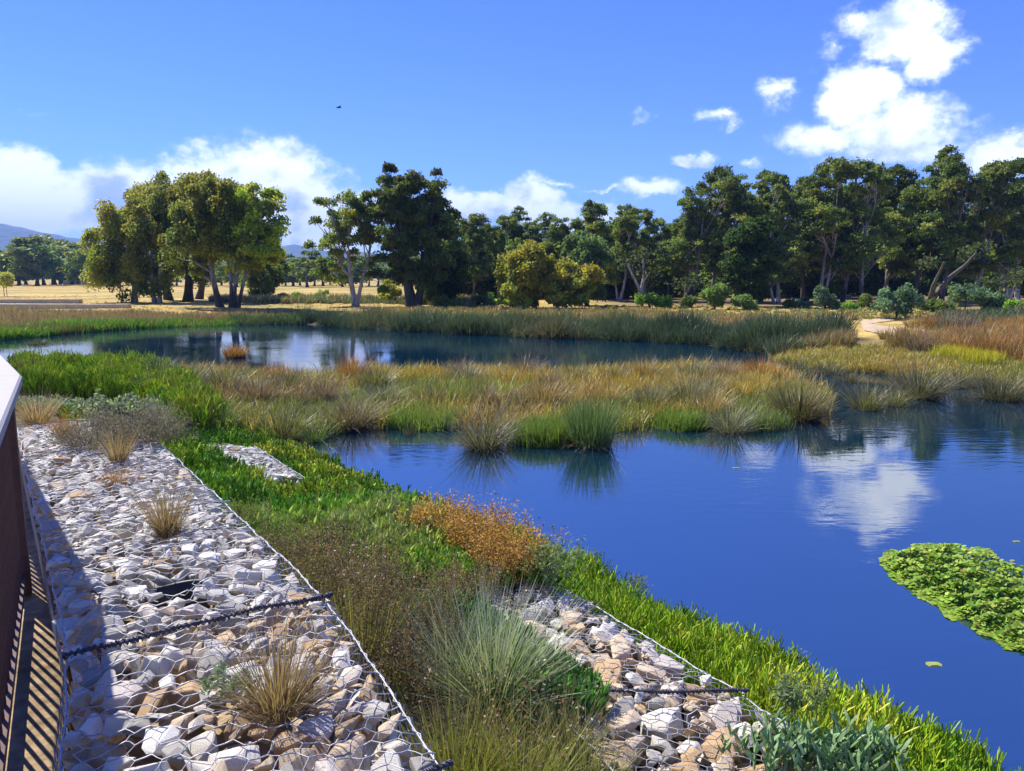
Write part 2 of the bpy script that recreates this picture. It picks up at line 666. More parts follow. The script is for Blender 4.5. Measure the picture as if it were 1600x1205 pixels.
def vary(col, n, amt=.18, hue=.08):
    c = np.asarray(col, float) * (1 + RNG.normal(0, amt, (n, 1)))
    return np.clip(c * (1 + RNG.normal(0, hue, (n, 3))), .002, .95)


def pick(cols, n, p=None, amt=.15):
    cols = np.asarray(cols, float)
    return np.clip(cols[RNG.choice(len(cols), n, p=p)] * (1 + RNG.normal(0, amt, (n, 1))), .002, .95)


def vnoise(x, y, s, seed=0):
    """cheap smooth 2-D noise, about -1..1"""
    x, y = np.asarray(x) / s, np.asarray(y) / s
    r = np.random.default_rng(seed)
    o = 0
    for k in range(6):
        a = r.uniform(0, 6.28)
        f = r.uniform(.6, 1.9)
        o = o + np.sin((x * math.cos(a) + y * math.sin(a)) * f * 2 + r.uniform(0, 6.28))
    return o / 3.2


# ------------------------------------------------------------------ the ground
RIGHT_EDGE = np.array([(.95, .0), (.40, 1.0), (-.20, 2.1), (-.87, 3.35), (-1.92, 4.85), (-3.26, 6.75), (-4.2, 8.1)])   # water side of the upper gabion row


def x_edge(y):
    y = np.asarray(y, float)
    x = np.interp(y, RIGHT_EDGE[:, 1], RIGHT_EDGE[:, 0])
    x = np.where(y < 0, .95 - .545 * y, x)
    return np.where(y > 8.1, -4.2 - .70 * (y - 8.1), x)


def poly_sd(x, y, P):
    """signed distance to a polygon, positive inside"""
    P = np.asarray(P, float)
    Q = np.roll(P, -1, 0)
    dmin = np.full(x.shape, 1e18)
    ins = np.zeros(x.shape, bool)
    for (ax, ay), (bx, by) in zip(P, Q):
        ex, ey = bx - ax, by - ay
        t = np.clip(((x - ax) * ex + (y - ay) * ey) / (ex * ex + ey * ey + 1e-12), 0, 1)
        dmin = np.minimum(dmin, (x - ax - t * ex) ** 2 + (y - ay - t * ey) ** 2)
        c = ((ay > y) != (by > y))
        with np.errstate(divide='ignore', invalid='ignore'):
            xi = ax + (y - ay) * ex / (ey if ey != 0 else 1e-12)
        ins ^= c & (x < xi)
    d = np.sqrt(dmin)
    return np.where(ins, d, -d)


def pts(l, z=0.0):
    a = np.array(l, float)
    return [tuple(p[:2]) for p in gp(a[:, 0], a[:, 1], z)]


MARSH = (pts([(430, 692), (470, 697), (540, 680), (600, 672), (690, 670), (730, 688), (800, 688), (850, 694), (905, 688), (985, 678), (1040, 660), (1080, 670), (1150, 676), (1230, 664), (1285, 655), (1300, 632), (1285, 606)])
         + pts([(1200, 575), (1100, 566), (900, 576), (750, 572), (560, 574), (440, 574), (350, 566), (200, 565), (40, 563), (-200, 558)], .3)
         + [(-60, 29), (-60, 4), (-6, 6.5)])
FAR = (pts([(-400, 546), (-200, 541), (0, 531), (60, 526), (130, 519.5), (220, 513), (300, 508.5), (420, 505.5), (480, 508), (560, 514), (700, 521), (850, 528), (1000, 533), (1100, 540), (1170, 548), (1218, 556),
            (1208, 566), (1280, 577), (1400, 587), (1600, 611), (1900, 640), (2400, 640)])
       + [(60, 12), (60, -60), (9000, -60), (9000, 9000), (-9000, 9000), (-9000, 31), (-60, 31)])


def height(x, y):
    x, y = np.asarray(x, float), np.asarray(y, float)
    t = (x - x_edge(y)) * .83
    hb = np.interp(t, [-60, -6, -1.9, -1.16, -1.04, -.95, -.15, -.05, .25, 1.0, 1.2, 1.95, 2.1, 2.5, 3.25, 3.6, 5.5, 9],
                   [1.3, 1.2, 1.25, 1.30, 1.30, 1.1, 1.05, .88, .84, .72, .45, .4, .36, .22, .02, -.12, -.6, -1.0])
    k = np.clip((y - 8.0) / 6.0, 0, 1)                      # the bank falls to the marsh beyond the last basket
    k = k * k * (3 - 2 * k)
    low = np.interp(t, [-60, -8, -3, 0, 1.7, 2.8, 3.1, 5.2, 9], [.5, .42, .36, .30, .2, .02, -.12, -.6, -1.0])
    hb = hb * (1 - k) + low * k
    kf = np.clip((y - 15) / 5.0, 0, 1)
    hb = hb * (1 - kf) - 1.0 * kf
    hm = np.interp(poly_sd(x, y, MARSH), [-6, -2.5, 0, .8, 3], [-1.0, -.55, -.02, .05, .10])
    hf = np.interp(poly_sd(x, y, FAR), [-6, -2.5, 0, 1.0, 3, 8, 20, 60], [-1.0, -.5, -.01, .14, .30, .52, .66, .72])
    z = np.maximum(np.maximum(hb, hm), hf)
    far = np.clip((y - 60) / 40, 0, 1)
    z = z + .10 * vnoise(x, y, 9, 3) * np.clip((z - .3) * 3, 0, 1) * np.clip((np.hypot(x, y) - 25) / 20, 0, 1)
    z = z + .25 * far * np.clip(x / 25, 0, 1)               # the wood stands a little higher
    z = z + np.where(z < .9, .018 * vnoise(x, y, .35, 5), 0)
    return z


def hz(x, y):
    return float(height(np.array([x]), np.array([y]))[0])


def on_ground(px, py, it=6):
    """photo pixels -> points where the ray meets the ground"""
    px, py = np.atleast_1d(np.asarray(px, float)), np.atleast_1d(np.asarray(py, float))
    z = np.zeros(len(px)) + .3
    for _ in range(it):
        p = gp(px, py, z)
        z = .5 * z + .5 * height(p[:, 0], p[:, 1])
    p = gp(px, py, z)
    p[:, 2] = height(p[:, 0], p[:, 1])
    return p


def scatter_px(poly, n):
    """n points spread over the ground seen inside a pixel polygon"""
    P = np.asarray(poly, float)
    lo, hi = P.min(0), P.max(0)
    out = np.zeros((0, 2))
    while len(out) < n:
        q = RNG.uniform(lo, hi, (n * 2, 2))
        out = np.concatenate([out, q[poly_sd(q[:, 0], q[:, 1], P) > 0]])
    out = out[:n]
    return on_ground(out[:, 0], out[:, 1])


def build_ground():
    fwd = np.linspace(R(-46), R(46), 260)
    rest = np.linspace(R(46), R(314), 90)[1:-1]
    an = np.concatenate([fwd, rest])
    rad = np.concatenate([np.linspace(.2, 1.2, 8)[:-1], np.geomspace(1.2, 5700, 210)])
    A, Q = np.meshgrid(an, rad)
    X, Y = np.sin(A) * Q, np.cos(A) * Q
    Z = height(X.ravel(), Y.ravel()).reshape(X.shape)
    V = np.stack([X, Y, Z], -1).reshape(-1, 3)
    na = len(an)
    i = np.arange(len(rad) - 1)[:, None] * na
    j = np.arange(na)[None, :]
    F = np.stack([i + j, i + (j + 1) % na, i + na + (j + 1) % na, i + na + j], -1).reshape(-1, 4)
    V = np.concatenate([V, [[0, 0, hz(0, 0)]]])
    c = len(V) - 1
    F3 = np.stack([np.full(na, c), (np.arange(na) + 1) % na, np.arange(na)], -1)
    x, y, z = V.T
    t = (x - x_edge(y)) * .83
    C = np.zeros((len(V), 3)) + (.035, .032, .024)                                   # wet mud and pond bed
    sdf = poly_sd(x, y, FAR)

    def blend(mask, col):
        C[:] = C * (1 - mask[:, None]) + np.array(col) * mask[:, None]

    def ss(v, a, b):
        k = np.clip((v - a) / (b - a), 0, 1)
        return k * k * (3 - 2 * k)
    nz1, nz2 = vnoise(x, y, 4.0, 8), vnoise(x, y, 13.0, 9)
    blend(ss(poly_sd(x, y, MARSH), -.2, .6), (.075, .070, .030))
    blend(ss(sdf, -.3, 1.0), (.13, .11, .045))
    blend(ss(sdf, 3, 8), (.40, .285, .085))                                              # dry mown grass
    blend(ss(sdf, 5, 10) * ss(nz1, .1, .9) * .55, (.20, .21, .06))
    blend(ss(sdf, 14, 30) * ss(-nz2, -.2, .7) * .5, (.48, .34, .10))
    wood = ss(y, 56, 66) * ss(x + (y - 60) * .1, 5, 14) * ss(-y, -170, -120)
    blend(wood * .8, (.16, .11, .065))                                                 # leaf litter in the wood
    near = ss(-y, -16, -9)
    blend(ss(z, .02, .3) * near * ss(t, -.2, .1), (.085, .070, .040))
    blend(ss(-t, -.1, .1) * near * ss(-y, -9.5, -7.5), (.40, .29, .16))                  # sand beside the boardwalk
    me = mesh_np('ground', V, [F, F3], 'ground', C, smooth=True)
    tag(obj('ground', me), kind='structure')
    # water sheet
    gx, gy = np.meshgrid(np.linspace(-75, 75, 2), np.linspace(-58, 62, 2))
    W = np.stack([gx.ravel(), gy.ravel(), np.zeros(4)], 1)
    tag(obj('pond_water', mesh_np('pond_water', W, [np.array([[0, 1, 3, 2]])], 'water')), kind='structure')


build_ground()


def build_path():
    c = [(1560, 531), (1500, 528), (1440, 523), (1390, 518), (1352, 512), (1345, 507), (1365, 502.5), (1400, 499), (1425, 496.5)]
    w = [9, 9, 8, 8, 7.5, 6, 4.0, 2.6, 2.0]
    L = on_ground([a for a, b in c], [b - k * .8 for (a, b), k in zip(c, w)])
    Rr = on_ground([a for a, b in c], [b + k * .8 for (a, b), k in zip(c, w)])
    s = np.linspace(0, len(c) - 1, 60)
    f = lambda P: np.stack([np.interp(s, np.arange(len(c)), P[:, k]) for k in range(2)], 1)
    a, b = f(L), f(Rr)
    rows = [a * (1 - q) + b * q for q in np.linspace(0, 1, 8)]
    V = np.stack(rows, 1).reshape(-1, 2)
    z = height(V[:, 0], V[:, 1]) + .035
    i = np.arange(59)[:, None] * 8
    j = np.arange(7)[None, :]
    F = np.stack([i + j, i + j + 1, i + 9 + j, i + 8 + j], -1).reshape(-1, 4)
    tag(obj('path', mesh_np('path', np.c_[V, z], [F], 'path_gravel', smooth=True)), kind='structure')


build_path()


def build_hills():
    px = np.array([-900, -300, 0, 40, 100, 150, 250, 300, 430, 470, 520, 700, 1000, 1600, 2500])
    py = np.array([392, 372, 360, 365, 367, 373, 380, 378, 382, 379, 386, 402, 415, 425, 430])
    az = np.linspace(R(-62), R(62), 260)
    hx = 800 + FPX * np.tan(az) * .99
    top = (436 - np.interp(hx, px, py)) / FPX * 4300 * (1 + 0) + 2.3
    top = top - 34 + 9 * vnoise(az * 4300, az * 0, 160, 4) + 4 * vnoise(az * 4300, az * 0, 40, 6)
    rows = []
    for k, s in enumerate(np.linspace(0, 1, 12)):
        r = 3500 + 1400 * s
        prof = math.sin(min(s / .6, 1) * math.pi / 2) if s < .6 else math.cos((s - .6) / .4 * 1.2)
        h = top * prof + 7 * vnoise(az * 4300, np.full_like(az, r), 220, 12) * (0 < k < 11)
        rows.append(np.stack([np.sin(az) * r, np.cos(az) * r, np.maximum(h, -1)], 1))
    V = np.stack(rows, 0).reshape(-1, 3)
    n = len(az)
    i = np.arange(11)[:, None] * n
    j = np.arange(n - 1)[None, :]
    F = np.stack([i + j, i + j + 1, i + n + j + 1, i + n + j], -1).reshape(-1, 4)
    tag(obj('hills', mesh_np('hills', V, [F], 'hill_forest', smooth=True)), kind='structure')


build_hills()


# ------------------------------------------------------------------ trees
def curve_path(p, q, bow, n=6, sag=0.0):
    p, q = np.asarray(p, float), np.asarray(q, float)
    s = np.linspace(0, 1, n)[:, None]
    m = p * (1 - s) + q * s
    m += np.asarray(bow) * (np.sin(s * math.pi))
    m[:, 2] -= sag * np.sin(s[:, 0] * math.pi)
    return m


def tree_meshes(name, ell, trunks, n_clump, r_clump, flat, n_leaf, leaf, cols, bark, droop=0.3, top_gold=None, bare=0.0, seed=0, limb_r=.4, twig=.035, low_cut=-.35):
    """ell: crown ellipsoids (cx,cy,cz,rx,ry,rz); trunks: list of (foot xy, top xyz, radius); leaf: (length, width)"""
    rg = np.random.default_rng(seed)
    ell = np.asarray(ell, float)
    vol = np.prod(ell[:, 3:], 1) ** .75
    cen = []
    tries = 0
    while len(cen) < n_clump and tries < n_clump * 40:
        tries += 1
        e = ell[rg.choice(len(ell), p=vol / vol.sum())]
        v = rg.normal(size=3)
        v /= np.linalg.norm(v)
        r = rg.uniform(.25, 1) ** .5
        p = e[:3] + v * r * e[3:]
        if cen and np.min(np.linalg.norm((np.array(cen) - p) * (1, 1, 1.25), axis=1)) < r_clump * (.62 if tries < n_clump * 20 else .42):
            continue
        cen.append(p)
    cen = np.array(cen)
    lo, hi = cen[:, 2].min(), cen[:, 2].max()
    # wood: trunks, main limbs, twigs to every clump
    tm = MB()
    tops = []
    for (f, t, r) in trunks:
        f3 = np.array((f[0], f[1], -.25))
        t = np.asarray(t, float)
        P = curve_path(f3, t, rg.normal(0, .025 * t[2], 3) * (1, 1, 0), 9)
        s = np.linspace(0, 1, 9)
        rr = r * (1 - .55 * s)
        rr[0] *= 1.55
        rr[1] *= 1.12
        tubes(tm, [(P, rr)], 8)
        tops.append((P, rr))
    k = max(3, int(len(cen) / 9))
    seeds_ = cen[rg.choice(len(cen), k, replace=False)]
    own = np.argmin(np.linalg.norm(cen[:, None] - seeds_[None], axis=2), 1)
    for q in range(k):
        mem = cen[own == q]
        if not len(mem):
            continue
        end = mem.mean(0)
        P, rr = min(tops, key=lambda a: np.linalg.norm((a[0][-1] - end)[:2]))
        hq = np.clip((end[2] * .62 - P[0, 2]) / max(P[-1, 2] - P[0, 2], .1), .35, 1.0) * 8
        i = int(hq)
        st = P[min(i, 8)]
        r0 = rr[min(i, 8)] * rg.uniform(limb_r * .8, limb_r * 1.3)
        bow = np.array((*(rg.normal(0, .07, 2) * np.linalg.norm(end - st)), -.10 * np.linalg.norm((end - st)[:2])))
        LP = curve_path(st, end, bow, 7)
        tubes(tm, [(LP, np.linspace(r0, max(twig * 1.3, r0 * .3), 7))], 6)
        for c in mem:
            a = LP[rg.integers(3, 7)]
            tubes(tm, [(curve_path(a, c, rg.normal(0, .06, 3) * np.linalg.norm(c - a), 4), np.linspace(twig * 1.25, twig * .5, 4))], 4)
    trunk_me = tm.mesh(name + '_trunk', bark, smooth=True)
    # foliage
    cm = MB()
    leaf = (leaf[0] * .84, leaf[1] * .84)
    ns = np.maximum((n_leaf * 1.35 * rg.uniform(.55, 1.35, len(cen))).astype(int), 20)
    if bare > 0:
        ns = np.where(rg.random(len(cen)) < bare, ns // 6, ns)
    idx = np.repeat(np.arange(len(cen)), ns)
    n = len(idx)
    v = unit(rg.normal(size=(n, 3)))
    v[:, 2] = np.where(v[:, 2] < low_cut, -v[:, 2] * rg.random(n), v[:, 2])
    rc = r_clump * rg.uniform(.7, 1.3, len(cen))
    rad = rg.uniform(.12, 1, n) ** .55
    lump = 1 + .22 * np.sin(v[:, 0] * 5 + idx) * np.cos(v[:, 1] * 4 + idx * 1.7)
    pos = cen[idx] + v * (rad * rc[idx] * lump)[:, None] * np.array((1, 1, flat))
    pos[:, 2] -= droop * (rg.random(n) ** 2) * rc[idx]
    nrm = unit(v * .45 + np.array((0, 0, .2)) + rg.normal(0, .8, (n, 3)))          # leaf faces turn loosely out of their clump
    a = rg.normal(size=(n, 3)) + np.array((0, 0, -droop * 2.4))
    a = unit(a - nrm * np.sum(a * nrm, 1, keepdims=True))
    b = np.cross(nrm, a)
    cols = np.asarray(cols, float)
    cols = cols * np.array((2.55, 2.5, 1.5))
    ccol = cols[rg.choice(len(cols), len(cen))] * (1 + rg.normal(0, .14, (len(cen), 1)))
    C = ccol[idx] * (1 + rg.normal(0, .16, (n, 1))) * (1 + rg.normal(0, .05, (n, 3)))
    if top_gold is not None:                       # sunlit gold painted into upper outer leaves, together with yellow or bronze young tips
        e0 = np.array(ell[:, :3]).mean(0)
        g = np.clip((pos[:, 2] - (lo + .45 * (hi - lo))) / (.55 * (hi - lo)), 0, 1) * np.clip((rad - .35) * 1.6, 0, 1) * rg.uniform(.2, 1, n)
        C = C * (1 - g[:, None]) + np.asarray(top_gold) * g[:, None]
    sz = rg.uniform(.65, 1.35, n)
    RNGn = np.clip(C, .004, .9)
    diamonds(cm, pos, a, b, leaf[0] * sz, leaf[1] * sz, RNGn)
    crown_me = cm.mesh(name + '_crown', 'leaf')
    return trunk_me, crown_me


def place_tree(name, meshes, loc, label, cat='tree', group=None, rz=0.0, scale=(1, 1, 1), parts=('trunk', 'crown')):
    t = empty(name, loc, rz)
    t.scale = scale
    tag(t, label, cat, group)
    for pn, me in zip(parts, meshes):
        obj(pn, me, t)
    return t


def px_ell(px, py, rx, ry, base, y, depth=1.0, dy=0.0):
    """crown ellipsoid seen at a pixel, in metres relative to the tree's foot"""
    c = px_at_y(px, py, y + dy)
    k = (y + dy) / FPX
    return (c[0] - base[0], dy, c[2] - base[2], rx * k, rx * k * depth, ry * k)


OLIVE = [(.105, .115, .035), (.085, .105, .035), (.120, .120, .034), (.070, .095, .036)]
DARKG = [(.048, .070, .028), (.060, .084, .030), (.040, .060, .028), (.074, .092, .032)]
GUM = [(.078, .110, .045), (.062, .094, .042), (.100, .122, .045), (.054, .082, .040), (.115, .130, .050)]
LIME = [(.14, .18, .03), (.16, .19, .03), (.11, .15, .03)]
GOLDEN = [(.11, .12, .035), (.13, .125, .03), (.085, .105, .035)]


def hero(name, label, foot_px, ells, trunks_px, n_clump, rc, flat, nl, cols, bark, leaf=(.34, .17), seed=0, **kw):
    b = on_ground([foot_px[0]], [foot_px[1]])[0]
    y = b[1]
    E = [px_ell(*e[:4], b, y, *(e[4:])) for e in ells]
    T = []
    for (fx, tx, ty, rpx) in trunks_px:
        f = px_at_y(fx, foot_px[1], y)
        t = px_at_y(tx, ty, y)
        T.append(((f[0] - b[0], RNG.normal(0, .15)), (t[0] - b[0], RNG.normal(0, .3), t[2] - b[2]), rpx * .72 * y / FPX))
    return place_tree(name, tree_meshes(name, E, T, n_clump, rc, flat, nl, leaf, cols, bark, seed=seed, **kw), b, label)


def build_trees():
    W = dict(droop=.55, low_cut=-.8)
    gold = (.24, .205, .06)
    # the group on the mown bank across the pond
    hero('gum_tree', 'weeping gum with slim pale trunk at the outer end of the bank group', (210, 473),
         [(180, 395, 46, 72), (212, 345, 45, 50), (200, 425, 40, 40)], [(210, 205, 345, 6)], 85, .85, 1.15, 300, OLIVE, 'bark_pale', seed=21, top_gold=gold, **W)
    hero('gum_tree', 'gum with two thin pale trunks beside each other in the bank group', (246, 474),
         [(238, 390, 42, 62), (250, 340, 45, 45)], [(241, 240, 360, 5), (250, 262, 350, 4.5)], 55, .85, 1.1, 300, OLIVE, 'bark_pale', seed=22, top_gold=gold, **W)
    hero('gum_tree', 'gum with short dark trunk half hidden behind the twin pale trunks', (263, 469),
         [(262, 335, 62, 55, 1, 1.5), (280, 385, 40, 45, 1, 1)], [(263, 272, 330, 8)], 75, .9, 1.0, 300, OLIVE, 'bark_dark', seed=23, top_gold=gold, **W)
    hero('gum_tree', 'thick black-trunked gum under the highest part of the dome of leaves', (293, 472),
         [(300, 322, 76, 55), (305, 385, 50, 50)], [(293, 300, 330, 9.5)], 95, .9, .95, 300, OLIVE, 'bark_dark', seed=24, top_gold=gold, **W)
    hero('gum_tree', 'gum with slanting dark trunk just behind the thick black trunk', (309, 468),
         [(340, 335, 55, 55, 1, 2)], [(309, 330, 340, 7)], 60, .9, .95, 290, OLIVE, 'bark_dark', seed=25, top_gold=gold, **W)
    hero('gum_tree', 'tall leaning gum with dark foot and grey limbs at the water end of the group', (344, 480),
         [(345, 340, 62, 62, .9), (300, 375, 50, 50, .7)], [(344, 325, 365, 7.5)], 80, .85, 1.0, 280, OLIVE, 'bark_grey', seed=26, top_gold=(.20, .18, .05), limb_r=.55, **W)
    hero('gum_tree', 'many-stemmed gum with bright yellow-green crown at the inner end of the group', (365, 481),
         [(405, 340, 44, 46, .9), (395, 380, 46, 40, .9), (365, 375, 40, 45, .8)], [(361, 352, 385, 5), (365, 372, 370, 5), (371, 395, 380, 4.5)], 85, .8, .95, 280,
         LIME + OLIVE[:2], 'bark_grey', seed=27, limb_r=.5, droop=.35)
    hero('gum_tree', 'low dark broadleaf tree drooping behind the many-stemmed gum', (412, 466),
         [(414, 428, 36, 34)], [(412, 412, 420, 5)], 42, .8, .9, 300, DARKG, 'bark_dark', seed=28, **W)
    # the pair at the far reeds
    hero('gum_tree', 'open-crowned gum with smooth white trunk behind the reeds', (556, 479),
         [(530, 330, 42, 32), (515, 375, 36, 40), (560, 375, 36, 48), (520, 425, 34, 22), (575, 340, 30, 40)], [(556, 545, 400, 7), (558, 578, 400, 5)], 85, .62, .85, 170,
         OLIVE + GUM[:2], 'bark_pale', seed=31, limb_r=.55, leaf=(.30, .15), droop=.4)
    hero('gum_tree', 'big dark gum with massive black trunk beside the white-trunked one', (645, 479),
         [(612, 300, 36, 40), (664, 285, 28, 24), (630, 345, 56, 60), (690, 365, 36, 50), (610, 420, 26, 40), (665, 410, 42, 45), (655, 340, 46, 50)],
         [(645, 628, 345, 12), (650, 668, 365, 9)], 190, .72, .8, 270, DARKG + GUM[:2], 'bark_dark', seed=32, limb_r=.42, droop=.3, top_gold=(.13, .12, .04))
    hero('broadleaf_tree', 'round black-green tree tucked under the big dark gum', (712, 476),
         [(705, 425, 36, 50), (690, 450, 40, 28)], [(708, 705, 425, 6)], 60, .75, .95, 330, [(.022, .038, .016), (.028, .048, .018)], 'bark_dark', seed=33, droop=.4)
    # golden wattles in front of the wood
    hero('wattle_tree', 'rounded golden-topped wattle with dark trunk in front of the wood', (830, 482),
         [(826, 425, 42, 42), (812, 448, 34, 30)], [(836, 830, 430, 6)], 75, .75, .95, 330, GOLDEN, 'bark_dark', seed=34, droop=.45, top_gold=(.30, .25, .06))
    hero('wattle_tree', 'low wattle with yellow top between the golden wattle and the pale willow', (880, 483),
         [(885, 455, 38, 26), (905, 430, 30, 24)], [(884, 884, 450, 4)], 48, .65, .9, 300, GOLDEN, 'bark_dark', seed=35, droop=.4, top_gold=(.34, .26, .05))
    hero('willow_tree', 'pale green upright willow behind the low wattle', (918, 478),
         [(920, 420, 32, 52), (905, 400, 26, 30)], [(918, 918, 420, 5)], 55, .7, 1.2, 300, [(.050, .078, .050), (.062, .090, .055), (.04, .064, .04)], 'bark_dark', seed=36, droop=.6)

    # the wood: a few grown kinds, set out one by one
    kinds = []
    for k in range(7):
        rg = np.random.default_rng(50 + k)
        h = 14.0
        E = []
        nb = rg.integers(6, 9)
        for q in range(nb):
            s = q / (nb - 1)
            zz = h * (.32 + .62 * s)
            wr = 2.75 * (1 - .18 * s) * rg.uniform(.65, 1.15)
            E.append((rg.normal(0, 1.3), rg.normal(0, 1.0), zz, wr * .78, wr * .78, 1.2 + .9 * rg.random()))
        tr = [((0, 0), (rg.normal(0, .7), rg.normal(0, .5), h * .74), .21)]
        if k % 3 == 1:
            tr.append(((.5, .1), (rg.normal(1.6, .4), rg.normal(0, .5), h * .66), .15))
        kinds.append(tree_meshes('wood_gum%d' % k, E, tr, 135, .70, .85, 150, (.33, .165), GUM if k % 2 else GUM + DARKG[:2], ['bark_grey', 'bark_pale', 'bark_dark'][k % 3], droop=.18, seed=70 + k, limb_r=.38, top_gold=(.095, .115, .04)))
    rg = np.random.default_rng(5)
    # px of trunk, distance in metres, px of crown top, kind, label
    G = 'gum trees standing in the dense wood'
    inner = 'dark gum tree standing inside the dense wood behind the reeds'
    front = [
        (740, 82, 338, 0, None), (778, 84, 336, 4, None), (805, 90, 326, 2, None), (845, 86, 340, 5, None), (872, 84, 333, 3, None),
        (925, 78, 318, 6, 'gum with rounded dark crown rising behind the pale willow'),
        (968, 74, 322, 1, 'gum with two stems rising above the bright green shrub'),
        (1008, 76, 326, 4, None), (1045, 80, 345, 2, None),
        (1082, 72, 283, 3, 'broad gum with bare orange-brown limbs showing under its high crown'),
        (1112, 74, 266, 0, 'tall gum with small flat top at the near end of the high wood'),
        (1155, 70, 270, 5, None), (1188, 72, 272, 6, None), (1217, 68, 290, 1, 'gum with two straight trunks standing forward of the wood'),
        (1255, 74, 262, 2, None), (1280, 70, 248, 4, 'tall gum with ragged top above the blue-green sapling'),
        (1316, 73, 275, 3, None), (1346, 69, 257, 0, 'gum with thick black trunk behind the lone young tree'),
        (1382, 76, 264, 6, None), (1428, 72, 255, 5, None), (1470, 70, 229, 2, 'tallest gum with open umbrella top standing over the wood'),
        (1518, 72, 258, 1, None), (1560, 75, 275, 3, None), (1590, 70, 245, 4, 'tall thin-limbed gum with flat cap near the twisted white trunk'),
        (1640, 73, 250, 0, None), (1690, 75, 255, 6, None)]
    back = [(px, rg.uniform(92, 125), 352 - 70 * np.clip((px - 1000) / 300, 0, 1) + rg.uniform(0, 20), int(rg.integers(0, 7)), None) for px in np.linspace(715, 1680, 26) + rg.normal(0, 9, 26)]
    for (px, y, top, k, lab) in front + back:
        p = px_at_y(px, 470, y)
        z = hz(p[0], y)
        tp = px_at_y(px, top, y)
        s = (tp[2] - z) / 14.6
        wide = s * rg.uniform(.95, 1.2) * (1.1 if y > 90 else 1.0)
        place_tree('gum_tree', kinds[k], (p[0], y, z), lab or inner, 'tree', None if lab else G, rg.uniform(0, 6.28), (wide, wide, s))

    # low bushy trees that close the wood under the tall crowns
    ub = []
    for k in range(3):
        r2 = np.random.default_rng(190 + k)
        E = [(r2.normal(0, 1.3), r2.normal(0, 1.0), zz, 2.0, 1.8, 1.2) for zz in (1.0, 2.2, 3.4, 4.6)]
        ub.append(tree_meshes('under%d' % k, E, [((0, 0), (0, 0, 3.6), .12)], 56, .85, .85, 120, (.42, .22), [(.030, .052, .020), (.044, .068, .024), (.062, .082, .032)], 'bark_dark', seed=195 + k, low_cut=-.9))
    for q in range(56):
        px = 700 + (q + .5) * 18.2 + rg.normal(0, 6)
        y = rg.uniform(84, 104) if q % 2 else rg.uniform(108, 135)
        p = px_at_y(px, 470, y)
        s = rg.uniform(.85, 1.5)
        place_tree('understorey_tree', ub[q % 3], (p[0], y, hz(p[0], y)), 'dark bushy understorey tree between the trunks of the wood', 'tree', 'understorey trees in the wood', rg.uniform(0, 6.28), (s * 1.2, s * 1.2, s))

    # dark understorey conifer in the wood
    hero('pine_tree', 'very dark dense pine standing between the gums', (1170, 479),
         [(1172, 420, 42, 50), (1175, 375, 32, 30)], [(1170, 1172, 400, 5)], 62, .85, .7, 260, [(.018, .035, .014), (.024, .044, .016)], 'bark_dark', seed=41, droop=.1)

    # young trees and shrubs at the edge of the wood
    def shrub(name, label, foot, ells, n, rc, cols, nl=230, seed=0, trunk=2.2, leaf=(.24, .11), group=None, cat='shrub', droop=.25):
        b = on_ground([foot[0]], [foot[1]])[0]
        rr = np.random.default_rng(seed)
        E = []
        for e in ells:                                   # break every mass into uneven lobes
            for _ in range(4):
                E.append(px_ell(e[0] + rr.normal(0, .5) * e[2], e[1] + rr.normal(0, .42) * e[3], e[2] * rr.uniform(.35, .75), e[3] * rr.uniform(.35, .75), b, b[1], 1.0, rr.normal(0, .4)))
        n, rc = int(n * 1.25), rc * .82
        f = (0, 0)
        t = px_at_y(ells[0][0], ells[0][1] + ells[0][3] * .3, b[1])
        me = tree_meshes(name, E, [(f, (t[0] - b[0], 0, max(t[2] - b[2], .3)), trunk * b[1] / FPX)], n, rc, .9, int(nl * .62), leaf, cols, 'bark_dark', seed=seed, droop=droop, twig=.015, low_cut=-.9)
        return place_tree(name, me, b, label, cat, group, parts=('stem', 'foliage') if cat == 'shrub' else ('trunk', 'crown'))
    BLUE = [(.062, .100, .098), (.078, .120, .115), (.048, .080, .075)]
    BRIGHT = [(.075, .14, .035), (.10, .165, .04), (.06, .12, .03)]
    shrub('young_tree', 'young blue-green tree on a thin stem beside the bend of the path', (1400, 499), [(1402, 462, 27, 20), (1385, 468, 18, 14), (1422, 470, 16, 13)], 46, .42, BLUE, 190, 81, 1.6, cat='tree')
    shrub('sapling', 'bushy blue-green sapling before the dark trunks of the wood', (1290, 484), [(1289, 468, 15, 17)], 22, .42, BLUE, 200, 82, cat='tree')
    shrub('sapling', 'blue-green sapling beside the twisted white trunk', (1548, 487), [(1548, 466, 22, 20)], 28, .45, BLUE, 200, 83, cat='tree')
    shrub('sapling', 'slim blue-green sapling next to the heath shrubs by the wood', (1508, 486), [(1508, 460, 16, 17)], 22, .45, BLUE, 200, 84, 1.2, cat='tree')
    shrub('sapling', 'grey-green rounded sapling next to the bright shrub by the wood', (1117, 484), [(1116, 466, 16, 17)], 24, .45, [(.085, .125, .055), (.07, .11, .05)], 210, 85, cat='tree')
    shrub('sapling', 'small grey-green sapling in front of the very dark pine', (1163, 484), [(1164, 471, 13, 12)], 18, .42, [(.08, .12, .06), (.07, .11, .05)], 200, 86, cat='tree')
    shrub('shrub', 'wide bright green shrub at the edge of the wood behind the reeds', (1017, 482), [(1012, 466, 24, 13), (1035, 472, 16, 9)], 34, .42, BRIGHT, 230, 87)
    shrub('shrub', 'yellow-green shrub at the foot of the golden wattle', (815, 483), [(816, 467, 16, 15), (800, 472, 10, 10)], 26, .42, [(.15, .21, .035), (.12, .18, .03)], 220, 88)
